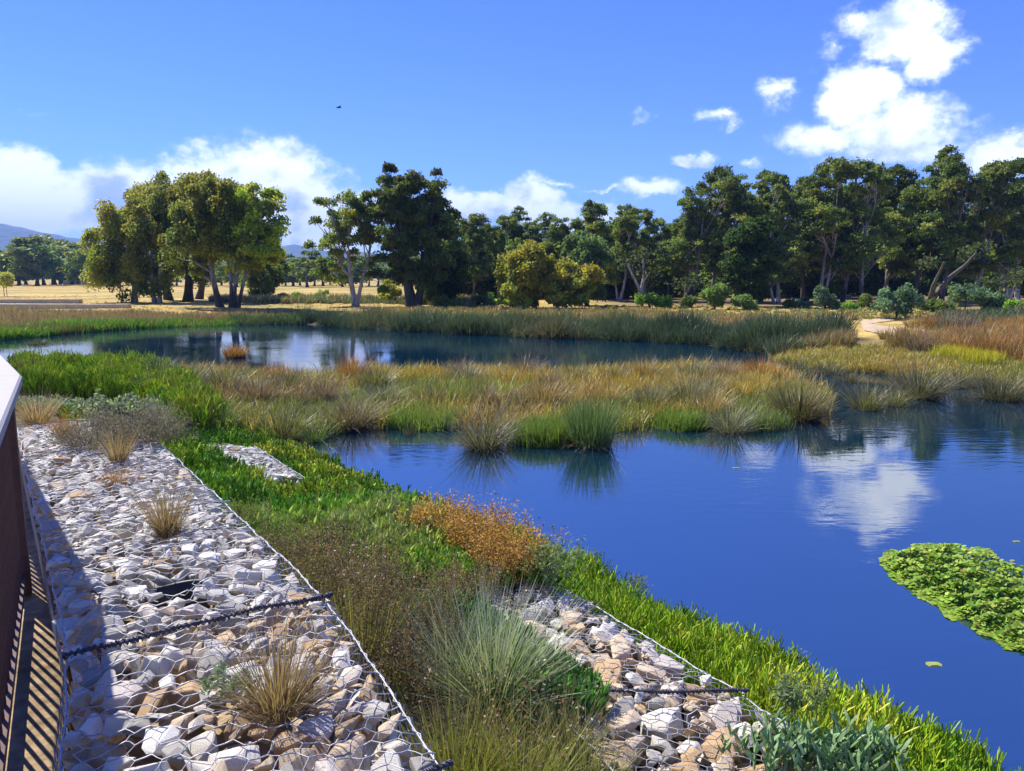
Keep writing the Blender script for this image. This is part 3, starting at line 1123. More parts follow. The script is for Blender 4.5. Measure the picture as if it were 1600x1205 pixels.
    shrub('shrub', 'yellow-olive bush leaning on the trunk of the big dark gum', (607, 474), [(608, 462, 16, 18)], 22, .45, [(.16, .16, .04), (.12, .13, .04)], 210, 89)
    shrub('shrub', 'pale green shrub in the dry field behind the white-trunked gum', (497, 466), [(497, 459, 10, 8)], 12, .42, [(.14, .18, .06)], 170, 90)
    for (q, (x, yb, w, h)) in enumerate([(745, 477, 14, 8), (775, 476, 12, 9), (1065, 481, 14, 8), (1250, 482, 16, 7), (1320, 484, 14, 6), (1450, 488, 22, 8), (1475, 489, 20, 9), (1580, 489, 20, 9), (1345, 482, 10, 9), (440, 470, 9, 6), (465, 469, 8, 5), (690, 478, 14, 8)]):
        shrub('shrub', 'low green shrub growing in the rough grass at the edge of the wood', (x, yb), [(x, yb - h * .8, w, h)], 14, .4, [BLUE, BRIGHT, DARKG][q % 3] if q % 3 else DARKG + BLUE, 170, 100 + q, group='low shrubs along the edge of the wood')
    # staked sapling on the lawn
    b = on_ground([7], [463])[0]
    E = [px_ell(7, 437, 11, 11, b, b[1])]
    t = empty('sapling', b)
    tag(t, 'small staked sapling on the dry lawn near the stone terraces', 'tree')
    for nme, me in zip(('trunk', 'crown'), tree_meshes('staked', E, [((0, 0), (0, 0, 1.9), .05)], 14, .55, .9, 130, (.3, .15), [(.16, .17, .06)], 'bark_grey', seed=91, twig=.02)):
        obj(nme, me, t)
    mb = MB()
    sticks(mb, [(.35, 0, -.1)], [(.35, 0, 1.5)], .04)
    obj('stake', mb.mesh('stake', 'bark_grey'), t)

    # pale leaning and twisted trunks that catch the eye at the foot of the wood
    def bare(label, foot, limbs, r, seed, bark='bark_pale'):
        b = on_ground([foot[0]], [foot[1]])[0]
        y = b[1]
        tm = MB()
        for (pl, k) in limbs:
            P = np.array([px_at_y(a, c, y) - b for a, c in pl])
            P[:, 1] += np.linspace(0, RNG.normal(0, .8), len(P))
            s = np.linspace(0, len(P) - 1, 4 * len(P))
            PP = np.stack([np.interp(s, np.arange(len(P)), P[:, q]) for q in range(3)], 1)
            PP[1:-1] = (PP[:-2] + PP[1:-1] * 2 + PP[2:]) / 4
            tubes(tm, [(PP, np.linspace(r * k, r * k * .35, len(PP)))], 7)
        cm = MB()
        tip = np.array([px_at_y(*pl[-1], y) - b for pl, k in limbs])
        idx = np.repeat(np.arange(len(tip)), 130)
        rg_ = np.random.default_rng(seed)
        pos = tip[idx] + rg_.normal(0, .42, (len(idx), 3)) * (1, 1, .6)
        a = unit(rg_.normal(size=(len(idx), 3)))
        diamonds(cm, pos, a, unit(np.cross(a, rg_.normal(size=(len(idx), 3)))), .34, .16, pick(GUM, len(idx)))
        place_tree('gum_tree', (tm.mesh('bare', bark, True), cm.mesh('bare_leaf', 'leaf')), b, label)
    bare('old gum with twisted white trunk and bare looping limbs', (1578, 487), [([(1578, 489), (1572, 465), (1574, 445), (1560, 440), (1548, 442)], 1), ([(1576, 470), (1584, 452), (1578, 440)], .7), ([(1592, 488), (1593, 455), (1597, 430)], .8)], .20, 1)
    bare('slender gum with bare forked white limb against the dark wood', (1003, 481), [([(1003, 482), (1000, 455), (984, 425), (978, 412)], 1), ([(1001, 460), (1006, 430), (1004, 395)], .8), ([(1002, 445), (1012, 425)], .4)], .17, 2)
    bare('thick dark gum leaning far over at the foot of the wood', (1448, 484), [([(1448, 486), (1462, 455), (1480, 432), (1500, 415), (1515, 395)], 1), ([(1450, 478), (1447, 445), (1452, 410)], .8)], .24, 3, 'bark_dark')
    bare('thin pale forked tree between two dark trunks of the wood', (1070, 479), [([(1069, 480), (1070, 460), (1080, 440)], 1), ([(1070, 462), (1066, 444)], .8)], .10, 4)

    # far trees beyond the dry field
    fk = []
    for k in range(3):
        rg2 = np.random.default_rng(150 + k)
        E = [(rg2.normal(0, 2.2), rg2.normal(0, 2), 12 * (.35 + .5 * q / 4), 4.2 * (1 - .1 * q), 4, 2.6) for q in range(5)]
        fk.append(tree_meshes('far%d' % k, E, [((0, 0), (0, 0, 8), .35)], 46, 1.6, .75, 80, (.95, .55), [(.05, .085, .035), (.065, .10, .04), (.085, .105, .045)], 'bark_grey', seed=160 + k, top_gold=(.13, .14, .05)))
    fl = [(-30, 385), (8, 398), (30, 380), (58, 372), (85, 366), (112, 380), (135, 402), (150, 390), (175, 395), (200, 400), (230, 398), (265, 400), (300, 402), (335, 398), (370, 402), (402, 400), (435, 402), (458, 397), (480, 392), (505, 398), (535, 402), (565, 400), (590, 396), (620, 400), (650, 400), (690, 395), (725, 390)]
    for q, (px, top) in enumerate(fl):
        y = rg.uniform(225, 275) if px < 150 else rg.uniform(190, 240)
        for rep in range(2):
            yy = y + rep * 25
            p = px_at_y(px + rep * 11, 445, yy)
            z = hz(p[0], yy)
            s = (px_at_y(px, top + rep * 10, yy)[2] - z) / 12.6
            place_tree('far_tree', fk[(q + rep) % 3], (p[0], yy, z), 'hazy tree in the far row beyond the dry field', 'tree', 'far trees beyond the dry field', rg.uniform(0, 6.28), (s * 1.5, s * 1.3, s))


build_trees()


# ------------------------------------------------------------------ gabion baskets
STONE_COL = np.array((1.0, .97, .90)) * np.array([(.70, .67, .60), (.62, .59, .52), (.76, .74, .69), (.48, .46, .43), (.62, .50, .36), (.52, .36, .20), (.64, .58, .52), (.38, .36, .33), (.78, .75, .69), (.58, .43, .26)])
STONE_P_WHITE = [.20, .16, .22, .10, .07, .03, .10, .05, .06, .01]
STONE_P_OCHRE = [.12, .14, .08, .06, .18, .14, .10, .04, .04, .10]


def stone_shapes(n=26):
    res = []
    rg = np.random.default_rng(3)
    for k in range(n):
        m = rg.integers(12, 17)
        p = rg.uniform(-1, 1, (m, 3))
        p = p / np.maximum(np.max(np.abs(p), axis=1, keepdims=True), .01) * rg.uniform(.78, 1, (m, 1))     # on a box: angular quarry stone
        nrm = np.linalg.norm(p, axis=1, keepdims=True)
        p = p * np.minimum(1, 1.28 / nrm)
        p *= np.array((1.0, rg.uniform(.52, .85), rg.uniform(.34, .58)))
        bm = bmesh.new()
        for q in p:
            bm.verts.new(q)
        r = bmesh.ops.convex_hull(bm, input=bm.verts)
        junk = [g for g in r['geom_interior'] + r['geom_unused'] if isinstance(g, bmesh.types.BMVert)]
        bmesh.ops.delete(bm, geom=list(set(junk)), context='VERTS')
        bmesh.ops.dissolve_limit(bm, angle_limit=R(9), verts=bm.verts, edges=bm.edges)
        tmp = bm.copy()
        bmesh.ops.triangulate(tmp, faces=tmp.faces)
        tmp.verts.index_update()
        lowV = np.array([v.co for v in tmp.verts])
        lowF = np.array([[v.index for v in f.verts] for f in tmp.faces])
        tmp.free()
        bmesh.ops.bevel(bm, geom=bm.edges[:], offset=.05, segments=1, affect='EDGES', clamp_overlap=True)
        bmesh.ops.triangulate(bm, faces=bm.faces)
        me = bpy.data.meshes.new('stone_%d' % k)
        bm.to_mesh(me)
        bm.free()
        me.materials.append(MATS['stone'])
        res.append((me, lowV, lowF))
    return res


STONES = stone_shapes()


def rot(ax, ay, az):
    ca, sa, cb, sb, cc, s_c = math.cos(ax), math.sin(ax), math.cos(ay), math.sin(ay), math.cos(az), math.sin(az)
    Rx = np.array([[1, 0, 0], [0, ca, -sa], [0, sa, ca]])
    Ry = np.array([[cb, 0, sb], [0, 1, 0], [-sb, 0, cb]])
    Rz = np.array([[cc, -s_c, 0], [s_c, cc, 0], [0, 0, 1]])
    return Rz @ Ry @ Rx


def pack(Lx, Ly, sizes, holes, rg, keep=.80):
    """drop stones of falling size on a rectangle"""
    got = np.zeros((0, 3))
    for (r, tries) in sizes:
        for _ in range(tries):
            rr = r * rg.uniform(.8, 1.2)
            p = rg.uniform((rr * .6, rr * .6), (Lx - rr * .6, Ly - rr * .6))
            if any(math.hypot(p[0] - hx, p[1] - hy) < hr + rr * .7 for hx, hy, hr in holes):
                continue
            if len(got) and np.any(np.hypot(got[:, 0] - p[0], got[:, 1] - p[1]) < (got[:, 2] + rr) * keep):
                continue
            got = np.vstack([got, (p[0], p[1], rr)])
    return got


def hexnet(Lx, Ly, cell=.085):
    """edges of a hexagonal net over a rectangle: list of (x0,y0,x1,y1,twist)"""
    w, h = cell, cell * .62
    ed = []
    ny = int(Ly / (h * 1.5)) + 2
    nx = int(Lx / w) + 2
    for j in range(-1, ny):
        for i in range(-1, nx):
            cx = i * w + (w / 2 if j % 2 else 0)
            cy = j * h * 1.5
            ed.append((cx, cy, cx, cy + h * .95, 1))
            ed.append((cx, cy + h * .95, cx + w / 2, cy + h * 1.5, 0))
            ed.append((cx, cy + h * .95, cx - w / 2, cy + h * 1.5, 0))
    return np.array(ed)


def helix(p, q, rad, pitch, ph=0.0, wob=.35, rg=None):
    p, q = np.asarray(p, float), np.asarray(q, float)
    L = np.linalg.norm(q - p)
    n = int(L / pitch * 9)
    s = np.linspace(0, 1, n)
    d, a, b = [v[0] for v in frame((q - p)[None])]
    an = s * L / pitch * 2 * math.pi + ph
    r = rad * (1 + wob * np.sin(an * .37 + ph) * .6)
    return p + (q - p) * s[:, None] + a * (np.cos(an) * r)[:, None] + b * (np.sin(an) * r)[:, None]


def gabion(label, corners, z_top, holes_w, palette, seed, depth, sizes, lace_ends=(True, True), lace_k=1.0, group=None, wire_r=.0018, shade_row=None):
    """corners: plan quad a,b,c,d with a->b along the water-side edge and d->c along the landward edge"""
    rg = np.random.default_rng(seed)
    a, b, c, d = [np.asarray(v, float) for v in corners]
    Lx = (np.linalg.norm(b - a) + np.linalg.norm(c - d)) / 2
    Ly = (np.linalg.norm(d - a) + np.linalg.norm(c - b)) / 2

    def W(u, v):
        u, v = (np.asarray(u) / Lx)[..., None], (np.asarray(v) / Ly)[..., None]
        return (a * (1 - u) + b * u) * (1 - v) + (d * (1 - u) + c * u) * v
    ex = (b - a) / np.linalg.norm(b - a)
    base = W(Lx / 2, Ly / 2)
    root = empty('gabion_basket', (base[0], base[1], z_top - depth))
    tag(root, label, 'gabion', group)
    org = np.array((base[0], base[1], z_top - depth))
    holes = []
    for hp in holes_w:
        v = np.asarray(hp[:2]) - a
        ey = (d - a) / np.linalg.norm(d - a)
        M = np.array([ex, ey]).T
        uv = np.linalg.solve(M, v)
        holes.append((uv[0], uv[1], hp[2]))
    P = pack(Lx, Ly, sizes, holes, rg)
    G = .02
    gx, gy = int(Lx / G) + 2, int(Ly / G) + 2
    H = np.full((gx, gy), -.09)
    GX, GY = np.meshgrid(np.arange(gx) * G, np.arange(gy) * G, indexing='ij')
    pal = STONE_COL
    order = np.argsort(-P[:, 2])
    stuff = MB()

    def edge_fall(u, v):
        return -.045 * np.clip(1 - np.minimum(v, Ly - v) / .09, 0, 1) ** 2

    for n, k in enumerate(order):
        u, v, r = P[k]
        me, V, F = STONES[rg.integers(len(STONES))]
        s = r * rg.uniform(1.05, 1.28) * np.array((1, 1, rg.uniform(.85, 1.25)))
        M = rot(rg.normal(0, .30), rg.normal(0, .30), rg.uniform(0, 6.28))
        w = W(u, v)
        zt = z_top + rg.normal(0, .012) + float(edge_fall(u, v))
        VV = (V * s) @ M.T
        zc = zt - VV[:, 2].max()
        col = pal[rg.choice(len(pal), p=palette)] * (1 + rg.normal(0, .10))
        if n < 300:
            o = bpy.data.objects.new('stone', me)
            COL.objects.link(o)
            o.parent = root
            o.location = (w[0] - org[0], w[1] - org[1], zc - org[2])
            o.scale = s
            from mathutils import Matrix
            o.rotation_euler = Matrix(M.tolist()).to_euler()
            o.color = (*np.clip(col, 0, .9), 1)
        else:
            stuff.add(VV + np.array((w[0], w[1], zc)) - org, F, None, col)
        q = (GX - u) ** 2 + (GY - v) ** 2
        m = q < (r * 1.05) ** 2
        hh = zt - z_top - .35 * r * (q / (r * r))
        H[m] = np.maximum(H[m], hh[m])
    # stones deeper down and on the four sides, seen only through the gaps
    nd_ = int(Lx * Ly * 46)
    uu, vv = rg.uniform(.04, Lx - .04, nd_), rg.uniform(.04, Ly - .04, nd_)
    ww = W(uu, vv)
    zz = z_top - rg.uniform(.13, .20, nd_)
    side = []
    per = [(0, 0, 1, 0, Lx), (0, Ly, 1, 0, Lx), (0, 0, 0, 1, Ly), (Lx, 0, 0, 1, Ly)]
    for (u0, v0, du, dv, ln) in per:
        m = int(ln * depth * 75)
        s_ = rg.uniform(0.03, ln - .03, m)
        ins = .055
        cu = np.clip(u0 + du * s_, ins, Lx - ins)
        cv = np.clip(v0 + dv * s_, ins, Ly - ins)
        side.append(np.c_[W(cu, cv), z_top - rg.uniform(.09, depth - .03, m)])
    allp = np.concatenate([np.c_[ww, zz]] + side) if side else np.c_[ww, zz]
    for p in allp:
        me, V, F = STONES[rg.integers(len(STONES))]
        s = rg.uniform(.055, .085)
        VV = (V * s) @ rot(*rg.uniform(0, 6.28, 3)).T + p - org
        stuff.add(VV, F, None, pal[rg.choice(len(pal), p=palette)] * (1 + rg.normal(0, .1)))
    tag(obj('stone_fill', stuff.mesh('stone_fill', 'stone_mass'), root), kind='stuff')
    # net pulled over the stones
    Hm = H.copy()
    for sh in [(1, 0), (-1, 0), (0, 1), (0, -1), (1, 1), (-1, -1), (1, -1), (-1, 1)]:
        Hm = np.maximum(Hm, np.roll(H, sh, (0, 1)) - .004)
    for _ in range(3):
        Hm = (Hm + np.roll(Hm, 1, 0) + np.roll(Hm, -1, 0) + np.roll(Hm, 1, 1) + np.roll(Hm, -1, 1)) / 5
    Hm = np.maximum(Hm, -.035)
    ed = hexnet(Lx, Ly)

    def warp(x, y):
        return x + .010 * vnoise(x, y, .16, seed) , y + .012 * vnoise(x, y, .19, seed + 1)

    def net_pt(x, y):
        x2, y2 = warp(x, y)
        i = np.clip((x2 / G).astype(int), 0, gx - 1)
        j = np.clip((y2 / G).astype(int), 0, gy - 1)
        return x2, y2, z_top + Hm[i, j] + .009 + .006 * vnoise(x2, y2, .05, seed + 2)
    mb = MB()
    xs = np.stack([ed[:, 0], (ed[:, 0] + ed[:, 2]) / 2, ed[:, 2]], 1)
    ys = np.stack([ed[:, 1], (ed[:, 1] + ed[:, 3]) / 2, ed[:, 3]], 1)
    ok = (xs.min(1) >= -.001) & (xs.max(1) <= Lx + .001) & (ys.min(1) >= -.001) & (ys.max(1) <= Ly + .001)
    for hx, hy, hr in holes:
        ok &= np.hypot(xs[:, 1] - hx, ys[:, 1] - hy) > hr * .8
    xs, ys, tw = xs[ok], ys[ok], ed[ok, 4]
    X, Y, Z = net_pt(xs, ys)
    Pw = np.concatenate([W(X, Y), Z[..., None]], -1) - org
    rr = np.where(tw > 0, wire_r * 1.55, wire_r)
    sticks(mb, Pw[:, 0], Pw[:, 1], rr)
    sticks(mb, Pw[:, 1], Pw[:, 2], rr)
    # net down both long sides
    for v0, sg in ((0.0, -1), (Ly, 1)):
        e2 = hexnet(Lx, depth)
        m = (e2[:, [0, 2]].min(1) >= 0) & (e2[:, [0, 2]].max(1) <= Lx) & (e2[:, [1, 3]].max(1) <= depth) & (e2[:, [1, 3]].min(1) >= 0)
        e2 = e2[m]
        off = .018
        A = np.concatenate([W(e2[:, 0], np.full(len(e2), v0 + sg * off)), (z_top - .02 - e2[:, 1])[:, None]], 1) - org
        B = np.concatenate([W(e2[:, 2], np.full(len(e2), v0 + sg * off)), (z_top - .02 - e2[:, 3])[:, None]], 1) - org
        sticks(mb, A, B, np.where(e2[:, 4] > 0, wire_r * 1.5, wire_r))
    obj('wire_net', mb.mesh('wire_net', 'wire', True), root)
    # edge wires
    for v0 in (0.004, Ly - .004):
        s = np.linspace(0, Lx, 40)
        P3 = np.concatenate([W(s, np.full(40, v0) + .008 * vnoise(s, s * 0, .2, seed + 5)), (z_top - .012 + .010 * vnoise(s, s * 0 + v0, .15, seed + 6))[:, None]], 1) - org
        e = MB()
        tubes(e, [(P3, .0034)], 6)
        hx_ = []
        for q in range(39):
            hx_.append(P3[q] + np.array((0, 0, .007)) * math.sin(q * 2.2) + np.array((.007, .004, 0)) * math.cos(q * 2.2))
        tubes(e, [(np.array(hx_), .0022)], 5)
        obj('edge_wire', e.mesh('edge_wire', 'wire', True), root)
    # black spiral lacing where two baskets meet
    for u0, on in zip((0.0, Lx), lace_ends):
        if not on:
            continue
        e = MB()
        nseg = 14
        vv_ = np.linspace(-.02, Ly + .02, nseg)
        mid = np.concatenate([W(np.full(nseg, u0) + .02 * vnoise(vv_, vv_ * 0 + u0, .3, seed + 8), vv_), (z_top + .016 + .012 * vnoise(vv_, vv_ * 0 + u0, .2, seed + 9))[:, None]], 1) - org
        for q in range(nseg - 1):
            for (rad, pit, ph) in ((.011 * lace_k, .022, 0.0), (.013 * lace_k, .027, 2.0), (.009 * lace_k, .019, 4.0)):
                tubes(e, [(helix(mid[q], mid[q + 1], rad, pit, ph + q), .0030 * lace_k)], 4)
        tubes(e, [(mid, .006 * lace_k)], 6)
        obj('lacing', e.mesh('lacing', 'lacing' if lace_k > .9 else 'wire', True), root)
    return root


def offset_left(P, w):
    P = np.asarray(P, float)
    t = np.gradient(P, axis=0)
    t = t / np.linalg.norm(t, axis=1, keepdims=True)
    return P + np.stack([-t[:, 1], t[:, 0]], 1) * w


HOLES = {}


def build_gabions():
    Rr = RIGHT_EDGE
    Lf = offset_left(Rr, 1.06)
    Z = 1.50
    tus = on_ground_z([(435, 1108, .10), (262, 832, .07), (180, 752, .05), (276, 914, .118), (350, 1085, .05), (180, 720, .05)], Z)
    labs = ['wire basket of pale stones at the foot of the railing, under the first lacing',
            'wire basket of white and ochre stones holding the silvery plant and the straw tussock',
            'wire basket of pale stones with the black plastic planting hole',
            'wire basket of pale stones with the upright brown tussock at its end',
            'wire basket of pale stones at the far end, partly under dead twigs']
    pals = [STONE_P_OCHRE, STONE_P_OCHRE, STONE_P_WHITE, STONE_P_WHITE, STONE_P_WHITE]
    big = [(.070, 170), (.056, 420), (.043, 900), (.031, 900)]
    mid_ = [(.066, 130), (.053, 420), (.041, 900), (.031, 700)]
    for q in range(5):
        i = q + 1
        a, b = Rr[i], Rr[i + 1]
        d, c = Lf[i], Lf[i + 1]
        holes = [h for h in tus if h is not None]
        inside = []
        for h in holes:
            if poly_sd(np.array([h[0]]), np.array([h[1]]), [a, b, c, d])[0] > -.05:
                inside.append(h)
        gabion(labs[q], (a, b, c, d), Z, inside, pals[q], 300 + q, .55, big if q < 2 else mid_, lace_ends=(q == 0, True), lace_k=1.0 if q < 2 else .5)
    # lower row, mostly overgrown
    tcen = lambda y0, t: np.array((float(x_edge(np.array([y0]))[0]), y0)) + np.array((.83, .56)) * t
    ys = [.75, 2.3, 3.72, 5.3, 6.9]
    A = [tcen(y - 1.15, 2.04) for y in ys]
    D = [tcen(y - .60, 1.06) for y in ys]
    labs2 = ['low wire basket of tumbled stones under the blue-green succulents', 'low wire basket of mixed pale and orange stones beside the samphire', 'low wire basket disappearing under the green succulent carpet', 'low wire basket wholly overgrown below the wispy brown rushes']
    for q in range(len(ys) - 1):
        gabion(labs2[q], (A[q], A[q + 1], D[q + 1], D[q]), .80, [], STONE_P_OCHRE, 340 + q, .42, [(.095, 160), (.070, 300), (.050, 500), (.036, 400)], lace_ends=(False, True))
    y0, y1 = 8.6, 10.2
    A = [tcen(y - 1.15, 1.62) for y in (y0, y1)]
    D = [tcen(y - .60, .9) for y in (y0, y1)]
    gabion('short end of a low wire basket showing through the far succulents', (A[0], A[1], D[1], D[0]), .74, [], STONE_P_WHITE, 350, .4, [(.06, 300), (.045, 300)], lace_ends=(False, False))


def on_ground_z(l, z):
    return [(*gp(np.array(float(a)), np.array(float(b)), z)[:2], r) for a, b, r in l]


build_gabions()


def build_collar():
    p = gp(np.array(276.0), np.array(914.0), 1.5)
    root = empty('planting_collar', (p[0], p[1], 1.343))
    tag(root, 'black plastic planting collar sunk among the pale stones', 'plant pot')
    an = np.linspace(0, 2 * math.pi, 40)
    V, F = [], []
    prof = [(.150, .02), (.156, .12), (.150, .126), (.142, .12), (.128, .0)]
    for q in range(40):
        for (r, z) in prof:
            V.append((math.cos(an[q]) * r, math.sin(an[q]) * r * .9, z + .012 * math.sin(an[q] * 2)))
    for q in range(39):
        for k in range(4):
            F.append((q * 5 + k, q * 5 + 5 + k, q * 5 + 6 + k, q * 5 + 1 + k))
    obj('rim', mesh_np('collar', np.array(V), [np.array(F)], 'black_plastic', smooth=True), root)
    e = MB()
    n = 26
    r = np.sqrt(RNG.uniform(0, 1, n)) * .11
    a = RNG.uniform(0, 6.28, n)
    for k in range(n):
        me, VV, FF = STONES[RNG.integers(len(STONES))]
        e.add(VV * RNG.uniform(.014, .03) + (math.cos(a[k]) * r[k], math.sin(a[k]) * r[k], .012), FF, None, np.array((.30, .22, .13)) * RNG.uniform(.5, 1.1))
    tag(obj('soil', e.mesh('soil', 'stone_mass'), root), kind='stuff')


build_collar()


# ------------------------------------------------------------------ balustrade and boardwalk
def build_rail():
    J = np.array((-2.56, 3.86))
    S = np.array((-.34, .16))
    E2 = np.array((-5.2, 7.25))
    E0 = np.array((1.3, -.55))
    Zr = 2.50
    root = empty('balustrade', (J[0], J[1], 1.30))
    tag(root, 'boardwalk balustrade with pale timber handrail and rust-brown steel bars', 'railing')
    org = np.array((J[0], J[1], 1.30))

    def rail(p, q, w=.19, th=.045):
        d = (q - p) / np.linalg.norm(q - p)
        n = np.array((-d[1], d[0]))
        L = np.linalg.norm(q - p)
        prof = [(0.0, -th), (0.0, -.010), (.010, 0), (w - .010, 0), (w, -.010), (w, -th)]
        V, F = [], []
        for s in (0.0, L):
            for (o_, z) in prof:
                V.append((*(p + d * s + n * o_), Zr + z))
        m = len(prof)
        F = [(k, (k + 1) % m, m + (k + 1) % m, m + k) for k in range(m)]
        me = bpy.data.meshes.new('top_rail')
        me.from_pydata([tuple(np.array(v) - org) for v in V], [], F + [tuple(range(m))[::-1], tuple(range(m, 2 * m))])
        me.materials.append(MATS['rail_timber'])
        obj('top_rail', me, root)
    gap = .004
    u1 = (J - S) / np.linalg.norm(J - S)
    u2 = (E2 - J) / np.linalg.norm(E2 - J)
    u0 = (S - E0) / np.linalg.norm(S - E0)
    rail(S + u1 * .01, J - u1 * gap)
    rail(J + u2 * gap, E2)
    rail(E0, S - u0 * .01)

    def side(p, q, inset=.085):
        d = (q - p) / np.linalg.norm(q - p)
        n = np.array((-d[1], d[0]))
        L = np.linalg.norm(q - p)
        a, b = p + n * inset, q + n * inset
        for nm, z0, z1, w in (('bottom_rail', 1.40, 1.44, .04), ('upper_bar', 2.40, 2.44, .05)):
            e = MB()
            box_pts(e, beam_quad(a + d * .06 - org[:2], b - d * .06 - org[:2], w), z0 - org[2], z1 - org[2])
            obj(nm, e.mesh(nm, 'rust_steel'), root)
        k = int(L / .105)
        e = MB()
        sticks(e, [(0, 0, .141)], [(0, 0, 1.10)], .0085, 8)
        me = e.mesh('bar', 'rust_steel')
        for i in range(1, k):
            s = a + d * (L * i / k)
            o = obj('bar', me, root, (s[0] - org[0], s[1] - org[1], 0))
            o.rotation_euler = (0, 0, math.atan2(d[1], d[0]) + math.pi / 2)
        for s in (b - d * .0,):
            e = MB()
            box_pts(e, beam_quad(s - d * .05 - org[:2], s + d * .05 - org[:2], .075), 0.02, Zr - .046 - org[2])
            obj('post', e.mesh('post', 'rust_steel'), root)
    side(S, J)
    side(J, E2)
    side(E0, S)
    # deck behind the balustrade
    deck = empty('boardwalk', (-3.0, 2.0, 1.28))
    tag(deck, 'timber boardwalk deck behind the balustrade', 'boardwalk')
    n1 = np.array((-u1[1], u1[0]))
    L = np.linalg.norm(J - S)
    e = MB()
    box_pts(e, [(0, 0), (.136, 0), (.136, 1.9), (0, 1.9)], 0, .035)
    me = e.mesh('plank', 'deck_timber')
    for k in range(int(L / .14)):
        s = S + u1 * (k * .14) + n1 * .14
        o = obj('plank', me, deck, (s[0] + 3.0, s[1] - 2.0, .10))
        o.rotation_euler = (0, 0, math.atan2(u1[1], u1[0]))


build_rail()


# ------------------------------------------------------------------ stone terraces, far posts, house, bird
def build_far_bits():
    for lab, x0, x1, yb, yt in (('long lower pale stone terrace wall on the dry lawn', -260, 199, 482, 475), ('shorter upper pale stone terrace wall on the dry lawn', -230, 123, 474.5, 467.5)):
        b = on_ground([x1], [yb])[0]
        y = b[1]
        xa = px_at_y(x0, yb, y)[0]
        h = (yb - yt) / FPX * y * .96
        root = empty('terrace_wall', (b[0], y, b[2] - .25))
        tag(root, lab, 'stone wall')
        x = b[0]
        e = MB()
        w = 1.18
        k = 0
        e = MB()
        bm = bmesh.new()
        bmesh.ops.create_cube(bm, size=1)
        for v in bm.verts:
            v.co = (v.co.x * w, v.co.y * .7, v.co.z * (h + .25) + (h + .25) / 2)
        bmesh.ops.bevel(bm, geom=bm.edges[:], offset=.025, segments=1, affect='EDGES')
        me = bpy.data.meshes.new('block')
        bm.to_mesh(me)
        bm.free()
        me.materials.append(MATS['limestone'])
        while x > xa:
            obj('block', me, root, (x - w / 2 - b[0], .35 + RNG.normal(0, .01), RNG.normal(0, .008)))
            x -= w + .02
    # white posts along the far edge of the field
    e = MB()
    sticks(e, [(0, 0, -.1)], [(0, 0, 1.0)], .09, 8)
    box_pts(e, [(-.10, -.10), (.10, -.10), (.10, .10), (-.10, .10)], 1.0, 1.06)
    me = e.mesh('post', 'white_paint')
    for px in (35, 78, 98, 128, 140, 168, 47, 155):
        p = px_at_y(px, 445, 205 + RNG.normal(0, 3))
        tag(obj('marker_post', me, loc=(p[0], p[1], hz(p[0], p[1]))), 'small white post at the far edge of the dry field', 'post', 'white posts along the far field edge')
    # house roof among the far trees
    p = px_at_y(114, 440, 310)
    z = hz(p[0], 310)
    top = px_at_y(114, 403, 310)[2] - z
    root = empty('house', (p[0], 310, z))
    tag(root, 'far house with pale metal roof showing between the hazy trees', 'house')
    e = MB()
    box_pts(e, [(-4.2, -3), (4.2, -3), (4.2, 3), (-4.2, 3)], -.2, top - 1.6)
    obj('wall', e.mesh('wall', 'wall_render'), root)
    V = [(-4.8, -3.6, top - 1.6), (4.8, -3.6, top - 1.6), (4.8, 3.6, top - 1.6), (-4.8, 3.6, top - 1.6), (-4.2, 0, top), (4.2, 0, top)]
    me = bpy.data.meshes.new('roof')
    me.from_pydata(V, [], [(0, 1, 5, 4), (2, 3, 4, 5), (1, 2, 5), (3, 0, 4), (3, 2, 1, 0)])
    me.materials.append(MATS['roof_metal'])
    obj('roof', me, root)
    for k in (-2.6, 0, 2.6):
        e = MB()
        box_pts(e, [(k - .6, -3.06), (k + .6, -3.06), (k + .6, -2.99), (k - .6, -2.99)], top - 3.4, top - 2.1)
        obj('window', e.mesh('window', 'dark_glass'), root)
    # bird
    q = px_at_y(529, 168, 45)
    root = empty('bird', q, .5)
    tag(root, 'small dark bird gliding in the open blue sky', 'bird')
    bm = bmesh.new()
    rings = [(-.16, .004), (-.09, .028), (0, .045), (.09, .034), (.14, .022), (.18, .004)]
    prev = None
    for (x, r) in rings:
        vs = [bm.verts.new((x, r * math.cos(t), r * math.sin(t))) for t in np.linspace(0, 2 * math.pi, 8, endpoint=False)]
        if prev:
            for k in range(8):
                bm.faces.new((prev[k], prev[(k + 1) % 8], vs[(k + 1) % 8], vs[k]))
        prev = vs
    for sgn in (-1, 1):
        w = [bm.verts.new(v) for v in ((.07, 0, .02), (.10, .18 * sgn, .06), (-.02, .42 * sgn, .03), (-.01, .2 * sgn, .045), (-.05, 0, .02))]
        w2 = [bm.verts.new(Vector(v.co) - Vector((0, 0, .012))) for v in w]
        bm.faces.new(w)
        bm.faces.new(w2[::-1])
        for k in range(5):
            bm.faces.new((w[k], w2[k], w2[(k + 1) % 5], w[(k + 1) % 5]))
    me = bpy.data.meshes.new('bird')
    bm.to_mesh(me)
    bm.free()
    me.materials.append(MATS['bird_dark'])
    obj('body', me, root)


build_far_bits()


# ------------------------------------------------------------------ plants
def t_of(x, y):
    return (x - x_edge(y)) * .83


def surf(x, y):
    """ground, or the top of the stones where a basket stands"""
    x, y = np.asarray(x, float), np.asarray(y, float)
    z = height(x, y)
    t = t_of(x, y)
    z = np.where((t > -1.05) & (t < -.0) & (y < 8.0), np.maximum(z, 1.49), z)
    return np.where((t > 1.04) & (t < 2.06) & (y < 7.0), np.maximum(z, .80), z)


